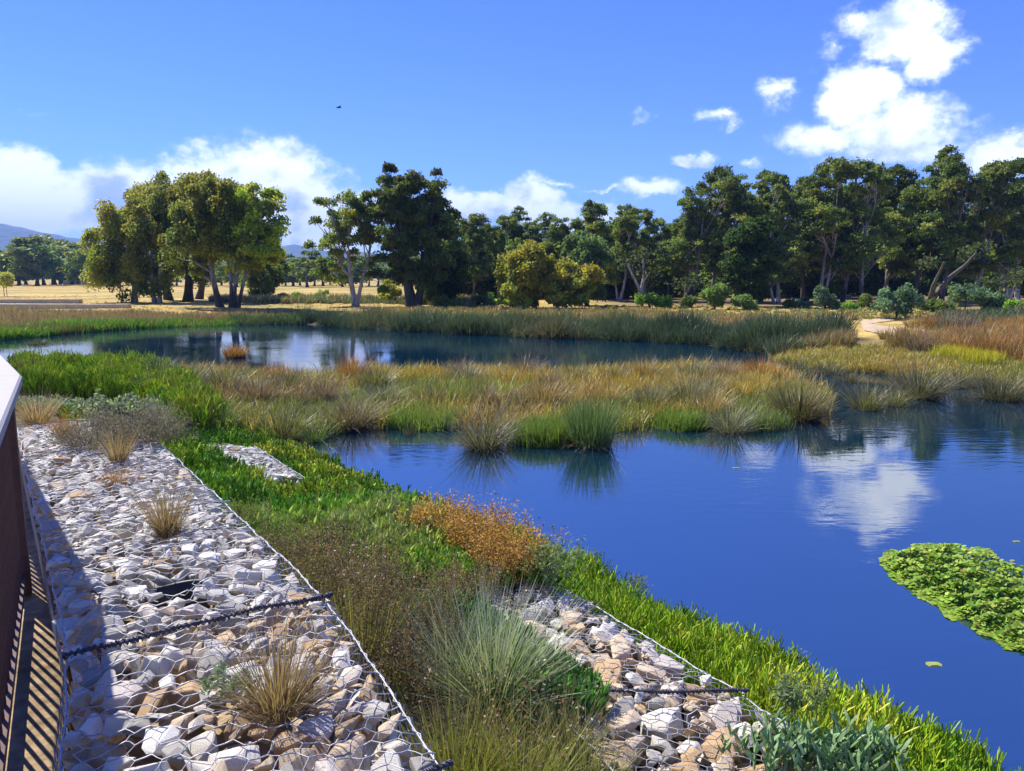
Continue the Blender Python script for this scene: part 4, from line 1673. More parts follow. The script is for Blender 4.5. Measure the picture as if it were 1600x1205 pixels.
def on_surf(px, py):
    z = np.linspace(1.7, -.3, 500)
    d = px_dir(float(px), float(py))
    k = (z - CAM_H) / d[2]
    x, y = d[0] * k, d[1] * k
    h = surf(x, y)
    i = int(np.argmax(h >= z)) if np.any(h >= z) else len(z) - 1
    return np.array((x[i], y[i], h[i]))


def bank_pts(n, t0, t1, y0, y1, fn=surf, keep=None):
    out = np.zeros((0, 3))
    while len(out) < n:
        y = RNG.uniform(y0, y1, n * 2)
        t = RNG.uniform(t0, t1, n * 2)
        x = x_edge(y) + t / .83
        p = np.stack([x, y, fn(x, y)], 1)
        if keep is not None:
            p = p[keep(p, t)]
        out = np.concatenate([out, p])
    return out[:n]


def stuff(name, mb, mat, label=None, cat=None):
    o = obj(name, mb.mesh(name, mat))
    return tag(o, label, cat, kind='stuff')


LIMEG = [(.17, .31, .018), (.23, .38, .018), (.27, .41, .02), (.31, .42, .022), (.36, .42, .035)]


def scatter_gn(name, label, cat, P, vi, meshes, scl, tilt=.10):
    """set copies of small clump meshes on the given points (uncountable ground cover)"""
    n = len(P)
    me = bpy.data.meshes.new(name)
    me.vertices.add(n)
    me.vertices.foreach_set('co', np.asarray(P, np.float32).ravel())
    rt = np.stack([RNG.normal(0, tilt, n), RNG.normal(0, tilt, n), RNG.uniform(0, 6.28, n)], 1).astype(np.float32)
    me.attributes.new('rot', 'FLOAT_VECTOR', 'POINT').data.foreach_set('vector', rt.ravel())
    me.attributes.new('scl', 'FLOAT', 'POINT').data.foreach_set('value', np.asarray(scl, np.float32))
    me.attributes.new('var', 'INT', 'POINT').data.foreach_set('value', np.asarray(vi, np.int32))
    o = obj(name, me)
    tag(o, label, cat, kind='stuff')
    ng = bpy.data.node_groups.new(name, 'GeometryNodeTree')
    ng.interface.new_socket('Geometry', in_out='INPUT', socket_type='NodeSocketGeometry')
    ng.interface.new_socket('Geometry', in_out='OUTPUT', socket_type='NodeSocketGeometry')
    N, L = ng.nodes, ng.links
    gi, go = N.new('NodeGroupInput'), N.new('NodeGroupOutput')
    jn = N.new('GeometryNodeJoinGeometry')

    def attr(nm, ty):
        a = N.new('GeometryNodeInputNamedAttribute')
        a.data_type = ty
        a.inputs['Name'].default_value = nm
        return a.outputs['Attribute']
    er = N.new('FunctionNodeEulerToRotation')
    L.new(attr('rot', 'FLOAT_VECTOR'), er.inputs[0])
    sc_, va = attr('scl', 'FLOAT'), attr('var', 'INT')
    for k, m in enumerate(meshes):
        src = bpy.data.objects.new(name + '_clump', m)
        oi = N.new('GeometryNodeObjectInfo')
        oi.inputs['Object'].default_value = src
        cp = N.new('FunctionNodeCompare')
        cp.data_type = 'INT'
        cp.operation = 'EQUAL'
        L.new(va, cp.inputs[2])
        cp.inputs[3].default_value = k
        ip = N.new('GeometryNodeInstanceOnPoints')
        L.new(gi.outputs[0], ip.inputs['Points'])
        L.new(cp.outputs[0], ip.inputs['Selection'])
        L.new(oi.outputs['Geometry'], ip.inputs['Instance'])
        L.new(er.outputs[0], ip.inputs['Rotation'])
        L.new(sc_, ip.inputs['Scale'])
        L.new(ip.outputs[0], jn.inputs[0])
    L.new(jn.outputs[0], go.inputs[0])
    md = o.modifiers.new('scatter', 'NODES')
    md.node_group = ng
    return o


def disc(n, r):
    an, q = RNG.uniform(0, 6.28, n), np.sqrt(RNG.random(n)) * r
    return np.stack([np.cos(an) * q, np.sin(an) * q, np.zeros(n)], 1)


def var_pick(base, k, s, seed=31):
    nz = vnoise(base[:, 0], base[:, 1], s, seed)
    return np.clip((nz + 1) / 2 * (k - 1) + RNG.normal(0, .75, len(base)), 0, k - 1).round().astype(int), nz


def samphire(name, label, base, h, r, cols, branch=3, R_=.085, n=30, per=6):
    ms = []
    for c0 in cols:
        mb = MB()
        b = disc(n, R_)
        H = h * RNG.uniform(.6, 1.2, n)
        c = vary(c0, n, .28, .06)
        d = unit(np.stack([RNG.normal(0, .14, n), RNG.normal(0, .14, n), np.ones(n)], 1))
        spindles(mb, b - (0, 0, .02), d, H, r, c, mid=.88, foot=.8)
        for k in range(branch):
            s_ = RNG.uniform(.3, .85, n)[:, None]
            d2 = unit(d + RNG.normal(0, .42, (n, 3)) * (1, 1, .2))
            spindles(mb, b + d * H[:, None] * s_, d2, H * RNG.uniform(.2, .42, n), r * .9, np.clip(c * RNG.uniform(.85, 1.3, (n, 1)), 0, .9), mid=.85)
        ms.append(mb.mesh(name, 'succulent'))
    base = base[:max(len(base) // per, 10)]
    vi, nz = var_pick(base, len(cols), .6)
    sv = RNG.uniform(.55, 1.3, len(base))
    return scatter_gn(name, label, 'groundcover', base, vi, ms, sv * (1 + .15 * nz), .10)


def pigface(name, label, base, L_, r, cols, fingers=5, R_=.10, n=20, per=3):
    ms = []
    for c0 in cols:
        mb = MB()
        b = disc(n, R_)
        b[:, 2] = np.abs(RNG.normal(.02, .022, n))
        c = vary(c0, n, .16, .06)
        for k in range(fingers):
            an = RNG.uniform(0, 6.28, n)
            sp = RNG.uniform(.15, .8, n)
            d = unit(np.stack([np.cos(an) * sp, np.sin(an) * sp, np.ones(n)], 1))
            spindles(mb, b, d, L_ * RNG.uniform(.6, 1.25, n), r * RNG.uniform(.75, 1.15, n), np.clip(c * RNG.uniform(.85, 1.25, (n, 1)), 0, .9), mid=.55, foot=.75)
        ms.append(mb.mesh(name, 'succulent'))
    base = base[:max(len(base) // per, 10)]
    vi, nz = var_pick(base, len(cols), .9, 33)
    base = base + np.c_[np.zeros((len(base), 2)), .025 * nz]
    return scatter_gn(name, label, 'groundcover', base, vi, ms, RNG.uniform(.7, 1.25, len(base)), .16)


def grass(name, label, base, h, w, cols, tips=None, lean=.3, curv=.7, segs=3, noise_s=1.5, p=None, R_=None, n=28, per=5):
    R_ = R_ or .45 * h + .08
    ms = []
    for c0 in cols:
        mb = MB()
        b = disc(n, R_)
        c = vary(c0, n, .28, .08)
        tp = c * 1.1 if tips is None else .5 * c + .5 * pick(tips, n)
        blades(mb, b - (0, 0, .03), RNG.uniform(0, 6.28, n), h * RNG.uniform(.5, 1.25, n), np.abs(RNG.normal(0, lean, n)), RNG.normal(curv, .35, n), w * RNG.uniform(.7, 1.3, n), c, np.clip(tp, 0, .9), segs)
        ms.append(mb.mesh(name, 'blade'))
    base = base[:max(len(base) // per, 10)]
    vi, nz = var_pick(base, len(cols), noise_s, 35)
    return scatter_gn(name, label, 'grass', base, vi, ms, RNG.uniform(.65, 1.3, len(base)) * (1 + .15 * nz), .10)


def build_cover():
    # samphire on the water side of the low baskets
    keep = lambda p, t: RNG.random(len(p)) < np.clip((3.45 + .14 * vnoise(p[:, 1], p[:, 0], .5, 41) - t) / .35, 0, 1)
    b = bank_pts(13000, 2.06, 3.5, .9, 7.4, height, keep)
    b[:, 2] = np.maximum(b[:, 2], -.08)
    samphire('samphire', 'bright lime green samphire between the low baskets and the water', b, .25, .0040, LIMEG, 6, n=46)
    # samphire beyond the end of the upper row
    b = scatter_px([(22, 572), (120, 569), (215, 569), (262, 592), (300, 622), (345, 668), (300, 690), (262, 668), (240, 645), (150, 628), (60, 622), (22, 612)], 8500)
    dist = np.hypot(b[:, 0], b[:, 1])
    samphire('samphire', 'tall lime green samphire patch beyond the end of the stone baskets', b, .46, .010, [(.14, .24, .015), (.24, .36, .015), (.32, .43, .018), (.38, .44, .025), (.42, .40, .05)], 3, R_=.12, n=18, per=4)
    # succulent carpet between and over the rows
    edge = lambda p: 4.85 + .25 * vnoise(p[:, 0], p[:, 1], .5, 43)
    keep = lambda p, t: (p[:, 1] > edge(p) + np.where(t < .9, -.3, .15)) & (RNG.random(len(p)) < .9) & ~((t > .95) & (t < 1.75) & (p[:, 1] > 8.2) & (p[:, 1] < 9.2))
    b = bank_pts(7500, .02, 3.15, 4.4, 10.0, surf, keep)
    yl = np.clip((b[:, 1] - 6.5) / 3, 0, 1)
    gcol = [(.14, .29, .03), (.20, .36, .035), (.27, .41, .045), (.33, .43, .07), (.40, .46, .13)]
    pigface('succulent_carpet', 'carpet of fleshy green fingers spreading over the low baskets', b, .095, .0135, gcol, 5)
    b2 = bank_pts(5200, -.1, 3.05, 7.0, 14.5, surf, lambda p, t: (p[:, 2] > -.03) & (p[:, 1] > 8.2) | (RNG.random(len(p)) < .35 * (t > .1)))
    samphire('samphire', 'yellow-green succulent slope running down to the inner water', b2, .19, .0085, [(.15, .30, .025), (.22, .38, .025), (.31, .42, .03), (.40, .42, .04)], 3, R_=.14, n=24, per=3)
    b3 = bank_pts(900, .85, 1.25, 3.55, 4.7, surf)
    pigface('succulent_carpet', 'tongue of green succulent fingers hanging over the low lacing', b3, .08, .0095, [(.10, .27, .04), (.15, .33, .05)], 5)
    # blue-green succulents at the foot of the low row
    p0 = on_surf(1285, 1212)
    n = 170
    b4 = np.stack([RNG.normal(p0[0], .17, n), RNG.normal(p0[1], .09, n)], 1)
    b4 = np.c_[b4, surf(b4[:, 0], b4[:, 1])]
    mb = MB()
    for k in range(5):
        hh = RNG.uniform(.02, .16, n)
        an = RNG.uniform(0, 6.28, n)
        d = unit(np.stack([np.cos(an) * .75, np.sin(an) * .75, np.ones(n)], 1))
        spindles(mb, b4 + np.c_[np.zeros((n, 2)), hh], d, RNG.uniform(.05, .085, n), .0085, pick([(.26, .40, .17), (.33, .46, .22), (.19, .33, .12)], n), mid=.6)
    blades(mb, b4, RNG.uniform(0, 6.28, n), .16, .2, .2, .006, np.array((.14, .13, .05)))
    tag(obj('succulent_plant', mb.mesh('succulent_plant', 'succulent')), 'blue-green succulent with upright fingers spilling over the low stones', 'plant')
    # marsh between the two arms of water
    poly = [(200, 572), (350, 574), (560, 580), (900, 582), (1100, 573), (1200, 580), (1280, 606), (1282, 648), (1150, 670), (1080, 664), (1040, 655), (985, 672), (905, 682), (800, 682), (690, 665), (600, 666), (540, 674), (470, 690), (420, 688), (345, 665), (262, 600)]
    b = scatter_px(poly, 12000)
    grass('marsh_grass', 'olive and green marsh grass covering the low island', b, .42, .020, [(.12, .21, .025), (.19, .27, .03), (.26, .26, .04), (.35, .27, .05), (.42, .27, .055), (.27, .21, .09)], tips=[(.48, .34, .10), (.32, .32, .06), (.42, .30, .16)], lean=.35, curv=.8, noise_s=1.6)
    b = scatter_px([(560, 581), (900, 583), (1100, 574), (1195, 582), (1230, 600), (1180, 625), (1050, 632), (950, 612), (700, 600), (580, 600)], 7000)
    grass('marsh_grass', 'orange-tan flowering grass on the far side of the low island', b, .44, .020, [(.52, .27, .04), (.47, .32, .05), (.36, .33, .05), (.58, .36, .06)], tips=[(.60, .42, .15), (.55, .34, .08), (.46, .40, .14)], lean=.3, curv=.5)
    for (cx, cy, rx, ry, n, cc, h) in [(665, 660, 62, 14, 2600, [(.17, .25, .05), (.24, .31, .08), (.14, .22, .04)], .30), (850, 690, 40, 10, 1500, [(.13, .20, .03), (.17, .24, .04)], .35), (1062, 668, 30, 9, 1300, [(.14, .23, .03), (.19, .27, .04)], .30),
                                       (720, 628, 60, 16, 1800, [(.20, .25, .04), (.27, .30, .05)], .5), (1235, 625, 60, 16, 1800, [(.22, .24, .06), (.28, .27, .07)], .32), (430, 655, 90, 22, 2600, [(.12, .17, .05), (.16, .19, .06), (.20, .20, .08)], .3),
                                       (1190, 690 - 22, 40, 7, 700, [(.13, .19, .04), (.16, .2, .05)], .28)]:
        an = np.linspace(0, 6.28, 14)
        b = scatter_px(np.stack([cx + rx * np.cos(an), cy + ry * np.sin(an)], 1), n)
        grass('sedge_patch', None, b, h, .014, cc, lean=.3, curv=.5, noise_s=.5)['label'] = 'patch of fresh green sedge on the marsh edge'
    # right-hand marsh and heath
    b = scatter_px([(1206, 562), (1280, 577), (1400, 587), (1610, 613), (1610, 566), (1500, 552), (1400, 545), (1320, 543), (1215, 551)], 13000)
    grass('marsh_grass', 'short straw and olive marsh turf in front of the path', b, .24, .024, [(.22, .26, .03), (.30, .29, .04), (.38, .29, .05), (.28, .29, .03), (.44, .28, .05)], tips=[(.42, .30, .10), (.34, .29, .10)], lean=.4, curv=.6, noise_s=2.2)
    b = scatter_px([(1400, 550), (1395, 543), (1470, 538), (1600, 512), (1620, 500), (1620, 570), (1500, 556)], 9500)
    grass('heath_grass', 'rusty brown heath grass beside the path', b, .62, .028, [(.22, .14, .045), (.38, .18, .04), (.32, .22, .10), (.44, .21, .04), (.20, .19, .05)], tips=[(.40, .27, .13), (.42, .24, .08)], lean=.35, curv=.5, noise_s=2.4)
    b = scatter_px([(1455, 508), (1480, 497), (1620, 490), (1620, 512), (1500, 520), (1470, 518)], 5000)
    grass('heath_grass', 'dark green heath scrub below the wood', b, .55, .035, [(.06, .10, .04), (.09, .13, .05), (.20, .15, .08), (.08, .12, .05)], lean=.4, curv=.4, noise_s=4)
    b = scatter_px([(1230, 552), (1325, 545), (1312, 520), (1318, 505), (1285, 505), (1295, 530)], 3500)
    grass('heath_grass', 'brown rough grass at the end of the reed bed', b, .5, .03, [(.24, .17, .07), (.15, .15, .05), (.30, .21, .09)], lean=.3, curv=.5)
    for k, (cx, cy, rx, ry) in enumerate([(1492, 558, 30, 8), (1532, 566, 26, 7)]):
        an = np.linspace(0, 6.28, 12)
        b = scatter_px(np.stack([cx + rx * np.cos(an), cy + ry * np.sin(an)], 1), 900)
        grass('flower_patch', None, b, .38, .02, [(.30, .34, .04), (.24, .30, .05)], tips=[(.85, .62, .01), (.80, .60, .02)], lean=.2, curv=.2, n=40)['label'] = 'bright yellow flowering patch in the straw marsh turf'
    # reeds on the far shore
    b = scatter_px([(462, 508), (560, 515), (700, 522), (850, 529), (1000, 534.5), (1100, 541.5), (1170, 550), (1215, 558), (1290, 541), (1322, 524), (1240, 520), (1100, 519), (1000, 513), (850, 508), (700, 503), (560, 498), (470, 498)], 30000)
    b = b[:3600]
    nzr = vnoise(b[:, 0], b[:, 1], 1.5, 77)
    b, nzr = b[RNG.random(len(b)) < .60 + .4 * nzr], None
    nzr = vnoise(b[:, 0], b[:, 1], 1.5, 77)
    ms = []
    for c0 in [(.018, .034, .014), (.026, .050, .020), (.038, .066, .024), (.062, .085, .036), (.12, .10, .04)]:
        mb = MB()
        n = 46
        q = disc(n, .34)
        an = np.arctan2(q[:, 1], q[:, 0])
        blades(mb, q - (0, 0, .15), an + RNG.normal(0, .9, n), 1.22 * RNG.uniform(.4, 1.15, n), np.abs(RNG.normal(.2, .32, n)), RNG.normal(.5, .8, n), RNG.uniform(.020, .036, n), vary(c0, n, .35, .08), vary(np.array(c0) * 1.5 + .015, n, .25), 4)
        ms.append(mb.mesh('reed_bed', 'blade'))
    vi, _ = var_pick(b, 5, 2.4, 79)
    scatter_gn('reed_bed', 'dense dark bulrush bed along the far shore', 'reeds', b, vi, ms, (.82 + .34 * nzr) * RNG.uniform(.55, 1.2, len(b)), .18)
    # far left shore
    b = scatter_px([(-20, 533), (60, 527), (130, 520), (220, 513.5), (362, 508), (362, 504), (220, 508), (120, 512), (-20, 522)], 8000)
    grass('shore_grass', 'bright green grass along the far lawn shore', b, .52, .035, [(.22, .17, .06), (.12, .22, .025), (.15, .30, .025), (.20, .37, .03), (.24, .34, .05)], lean=.35, curv=.6, noise_s=2)
    b = scatter_px([(-20, 520), (130, 510.5), (362, 503), (470, 503), (460, 496), (300, 495), (200, 491), (-20, 488)], 8000)
    grass('shore_grass', 'reddish dry grass behind the bright far shore', b, .42, .035, [(.28, .19, .09), (.33, .24, .12), (.22, .20, .07), (.30, .18, .10)], tips=[(.38, .27, .15)], lean=.3, curv=.5, noise_s=3)
    b = scatter_px([(362, 508), (470, 508), (470, 499), (362, 502)], 2200)
    grass('shore_grass', 'shaded green grass on the shore under the many-stemmed gum', b, .5, .035, [(.10, .16, .04), (.06, .09, .035)], lean=.3, curv=.5, noise_s=3)
    b = scatter_px([(560, 497), (800, 502), (1000, 509), (1320, 519), (1330, 505), (1200, 494), (1000, 487), (800, 483), (580, 484)], 8000)
    grass('rough_grass', 'tan rough grass between the reeds and the wood', b, .34, .045, [(.30, .21, .08), (.24, .22, .07), (.20, .24, .06), (.36, .25, .09)], tips=[(.40, .28, .12)], lean=.3, curv=.5, noise_s=3)
    b = scatter_px([(330, 474), (600, 476), (740, 480), (740, 472), (600, 467), (330, 466)], 3000)
    grass('rough_grass', 'grey-green rough strip at the edge of the dry field', b, .6, .08, [(.16, .18, .09), (.13, .17, .07), (.24, .21, .10)], lean=.3, curv=.5, noise_s=6)
    b = scatter_px([(900, 487), (1320, 500), (1620, 500), (1620, 488), (1300, 480), (900, 478)], 5000)
    grass('rough_grass', 'short yellow-green turf in front of the wood', b, .18, .06, [(.27, .26, .06), (.32, .25, .09), (.20, .24, .06)], lean=.4, curv=.5, noise_s=5)
    b = scatter_px([(-20, 488), (300, 490), (460, 494), (560, 490), (800, 484), (740, 481), (480, 470), (330, 474), (160, 462), (-20, 462)], 7000)
    grass('lawn_grass', 'dry mown grass on the far bank', b, .07, .07, [(.44, .31, .085), (.37, .28, .07), (.26, .25, .05)], lean=.5, curv=.5, noise_s=5)
    # floating leaves
    P = np.array([(1376, 880), (1395, 862), (1440, 853), (1500, 850), (1545, 862), (1580, 880), (1640, 910), (1700, 960), (1700, 1060), (1610, 1030), (1560, 1005), (1480, 957), (1410, 917)], float)
    q = np.zeros((0, 2))
    while len(q) < 15000:
        c = RNG.uniform(P.min(0), P.max(0), (9000, 2))
        s = poly_sd(c[:, 0], c[:, 1], P) + 6 * vnoise(c[:, 0], c[:, 1], 22, 90)
        thin = (c[:, 0] > 1490) & (c[:, 1] < 885 + (c[:, 0] - 1490) * .45)
        q = np.concatenate([q, c[(s > RNG.exponential(4, len(c)) - 2) & (~thin | (RNG.random(len(c)) < .35))]])
    q = q[:15000]
    b = gp(q[:, 0], q[:, 1], 0.0)
    n = len(b)
    inner = np.clip(poly_sd(q[:, 0], q[:, 1], P) / 14, 0, 1)
    b[:, 2] = .006 + RNG.random(n) * .06 * inner * (1 + .8 * vnoise(b[:, 0], b[:, 1], .12, 91))
    nrm = unit(np.stack([RNG.normal(0, .38, n) * (.25 + inner), RNG.normal(0, .38, n) * (.25 + inner), np.ones(n)], 1))
    _, a, c = frame(nrm)
    rr = RNG.uniform(.013, .029, n)[:, None]
    rows = []
    for k in range(7):
        an = k / 7 * 6.283 + .3
        rows.append(b + (a * math.cos(an) + c * math.sin(an)) * rr * (1 if k else .55))
    V = np.stack(rows, 1).reshape(-1, 3)
    colr = pick([(.22, .37, .03), (.30, .43, .045), (.16, .30, .03), (.38, .44, .08), (.11, .20, .03), (.32, .27, .07)], n, p=[.27, .25, .2, .12, .1, .06])
    me = mesh_np('floating_leaves', V, [np.arange(n * 7).reshape(-1, 7)], 'succulent', np.repeat(colr, 7, 0))
    tag(obj('floating_leaves', me), 'raft of round lime green floating leaves on the open water', 'water plants', kind='stuff')
    for k, (x, y, r, lab) in enumerate([(1459, 1038, .045, 'single yellow-green leaf drifting alone near the leaf raft'), (1588, 846, .03, 'tiny pale leaf drifting beyond the leaf raft'), (1150, 731, .04, 'pale petal drifting on the blue water off the tussocks')]):
        p = gp(np.array(float(x)), np.array(float(y)), .006)
        an = np.linspace(0, 6.283, 11)[:-1]
        V = [(math.cos(t) * r * 1.4, math.sin(t) * r * (1 if math.sin(t) > -.9 else .4), .004 * math.sin(3 * t)) for t in an] + [(0, 0, 0)]
        F = np.array([(10, i, (i + 1) % 10) for i in range(10)])
        tag(obj('floating_leaf', mesh_np('pad', np.array(V), [F], 'succulent', np.broadcast_to(np.array((.33, .38, .10)), (11, 3))), loc=tuple(p)), lab, 'leaf')


build_cover()


# ------------------------------------------------------------------ single tussocks, sedges and wispy plants
TK = {   # blade colours, tip colours
    'grey': ([(.11, .115, .055), (.15, .15, .08), (.075, .085, .04), (.21, .20, .13)], [(.30, .29, .20), (.20, .20, .12), (.13, .14, .07)]),
    'dark': ([(.035, .042, .018), (.055, .065, .025), (.07, .06, .03)], [(.13, .135, .055), (.20, .17, .09)]),
    'plum': ([(.13, .10, .07), (.18, .14, .105), (.10, .085, .05)], [(.32, .24, .20), (.25, .17, .12), (.17, .12, .08)]),
    'tan': ([(.16, .13, .045), (.24, .18, .06), (.12, .12, .04)], [(.46, .31, .12), (.40, .26, .08)]),
    'rust': ([(.20, .12, .035), (.28, .15, .04), (.14, .13, .04)], [(.50, .24, .06), (.44, .20, .05)]),
    'green': ([(.075, .15, .04), (.10, .19, .05), (.13, .21, .06)], [(.13, .21, .07), (.17, .22, .08)]),
    'olive': ([(.14, .17, .05), (.18, .20, .06), (.11, .13, .045)], [(.24, .23, .09), (.30, .24, .11)]),
    'straw': ([(.34, .24, .12), (.40, .29, .15), (.25, .17, .08), (.20, .13, .06)], [(.46, .34, .19), (.36, .25, .13)]),
    'silver': ([(.22, .28, .15), (.30, .35, .22), (.14, .20, .08), (.09, .13, .05)], [(.46, .48, .36), (.34, .38, .22)]),
    'lime': ([(.20, .25, .04), (.26, .29, .05), (.14, .19, .035)], [(.36, .33, .09), (.30, .31, .08)]),
}


TCACHE = {}


def tuft_mesh(h, r, n, kind, lean, curv, w, seed, segs=4):
    mb = MB()
    rad = np.sqrt(RNG.random(n)) * r
    an = RNG.uniform(0, 6.28, n)
    base = np.stack([np.cos(an) * rad, np.sin(an) * rad, np.full(n, -.03)], 1)
    az = an + RNG.normal(0, .6, n)
    k = rad / max(r, 1e-6)
    c, t = TK[kind]
    blades(mb, base, az, h * RNG.uniform(.55, 1.2, n), np.abs(lean * k + RNG.normal(0, .14, n)), curv * RNG.uniform(.3, 1.4, n), w * RNG.uniform(.7, 1.2, n), pick(c, n), pick(t, n), segs)
    return mb


def tussock(px, py, h, r, n, kind, label, lean=.75, curv=.9, w=.012, group=None, name='grass_tussock', seeds=0, seed_col=(.28, .18, .09), fn=None, dead=.25):
    p = on_surf(px, py) if fn is None else fn(px, py)
    p[2] = max(p[2], -.05)
    root = empty(name, p)
    tag(root, label, 'grass' if name != 'sedge' else 'sedge', group)
    mb = tuft_mesh(h, r, n, kind, lean, curv, w, 0)
    obj('blades', mb.mesh('blades', 'blade'), root)
    if dead:                                        # a skirt of dead leaves at the foot
        m = MB()
        k = int(n * dead)
        an = RNG.uniform(0, 6.28, k)
        base = np.stack([np.cos(an) * r * .6, np.sin(an) * r * .6, np.zeros(k)], 1)
        blades(m, base, an, h * RNG.uniform(.35, .8, k), .9 + RNG.normal(0, .2, k), 1.0 + RNG.normal(0, .3, k), w * .9, pick([(.22, .17, .10), (.14, .11, .07), (.30, .25, .17)], k), None, 4)
        obj('dead_skirt', m.mesh('dead_skirt', 'blade'), root)
    if seeds:
        m = MB()
        an = RNG.uniform(0, 6.28, seeds)
        st = np.stack([np.cos(an), np.sin(an), np.zeros(seeds)], 1) * (np.sqrt(RNG.random(seeds)) * r)[:, None]
        az = an + RNG.normal(0, .5, seeds)
        tip = blades(m, st, az, h * RNG.uniform(.8, 1.25, seeds), np.abs(RNG.normal(lean * .5, .2, seeds)), curv * .4, w * .5, np.array(seed_col) * .7, np.array(seed_col), 3)
        idx = np.repeat(np.arange(seeds), 7)
        pos = tip[idx] + RNG.normal(0, .030, (len(idx), 3)) * (1, 1, 1.3)
        a = unit(RNG.normal(size=(len(idx), 3)))
        diamonds(m, pos, a, unit(np.cross(a, RNG.normal(size=(len(idx), 3)))), .020, .009, pick([seed_col, np.array(seed_col) * .6], len(idx)))
        tag(obj('seed_heads', m.mesh('seed_heads', 'blade'), root), kind='stuff')
    return root


def copy_thing(src, loc, rz, s):
    c = src.copy()
    COL.objects.link(c)
    c.location = loc
    c.rotation_euler = (0, 0, rz)
    c.scale = (s, s, s)
    for ch in src.children:
        d = ch.copy()
        COL.objects.link(d)
        d.parent = c
    return c


def gsurf(px, py):
    return on_ground([px], [py])[0]


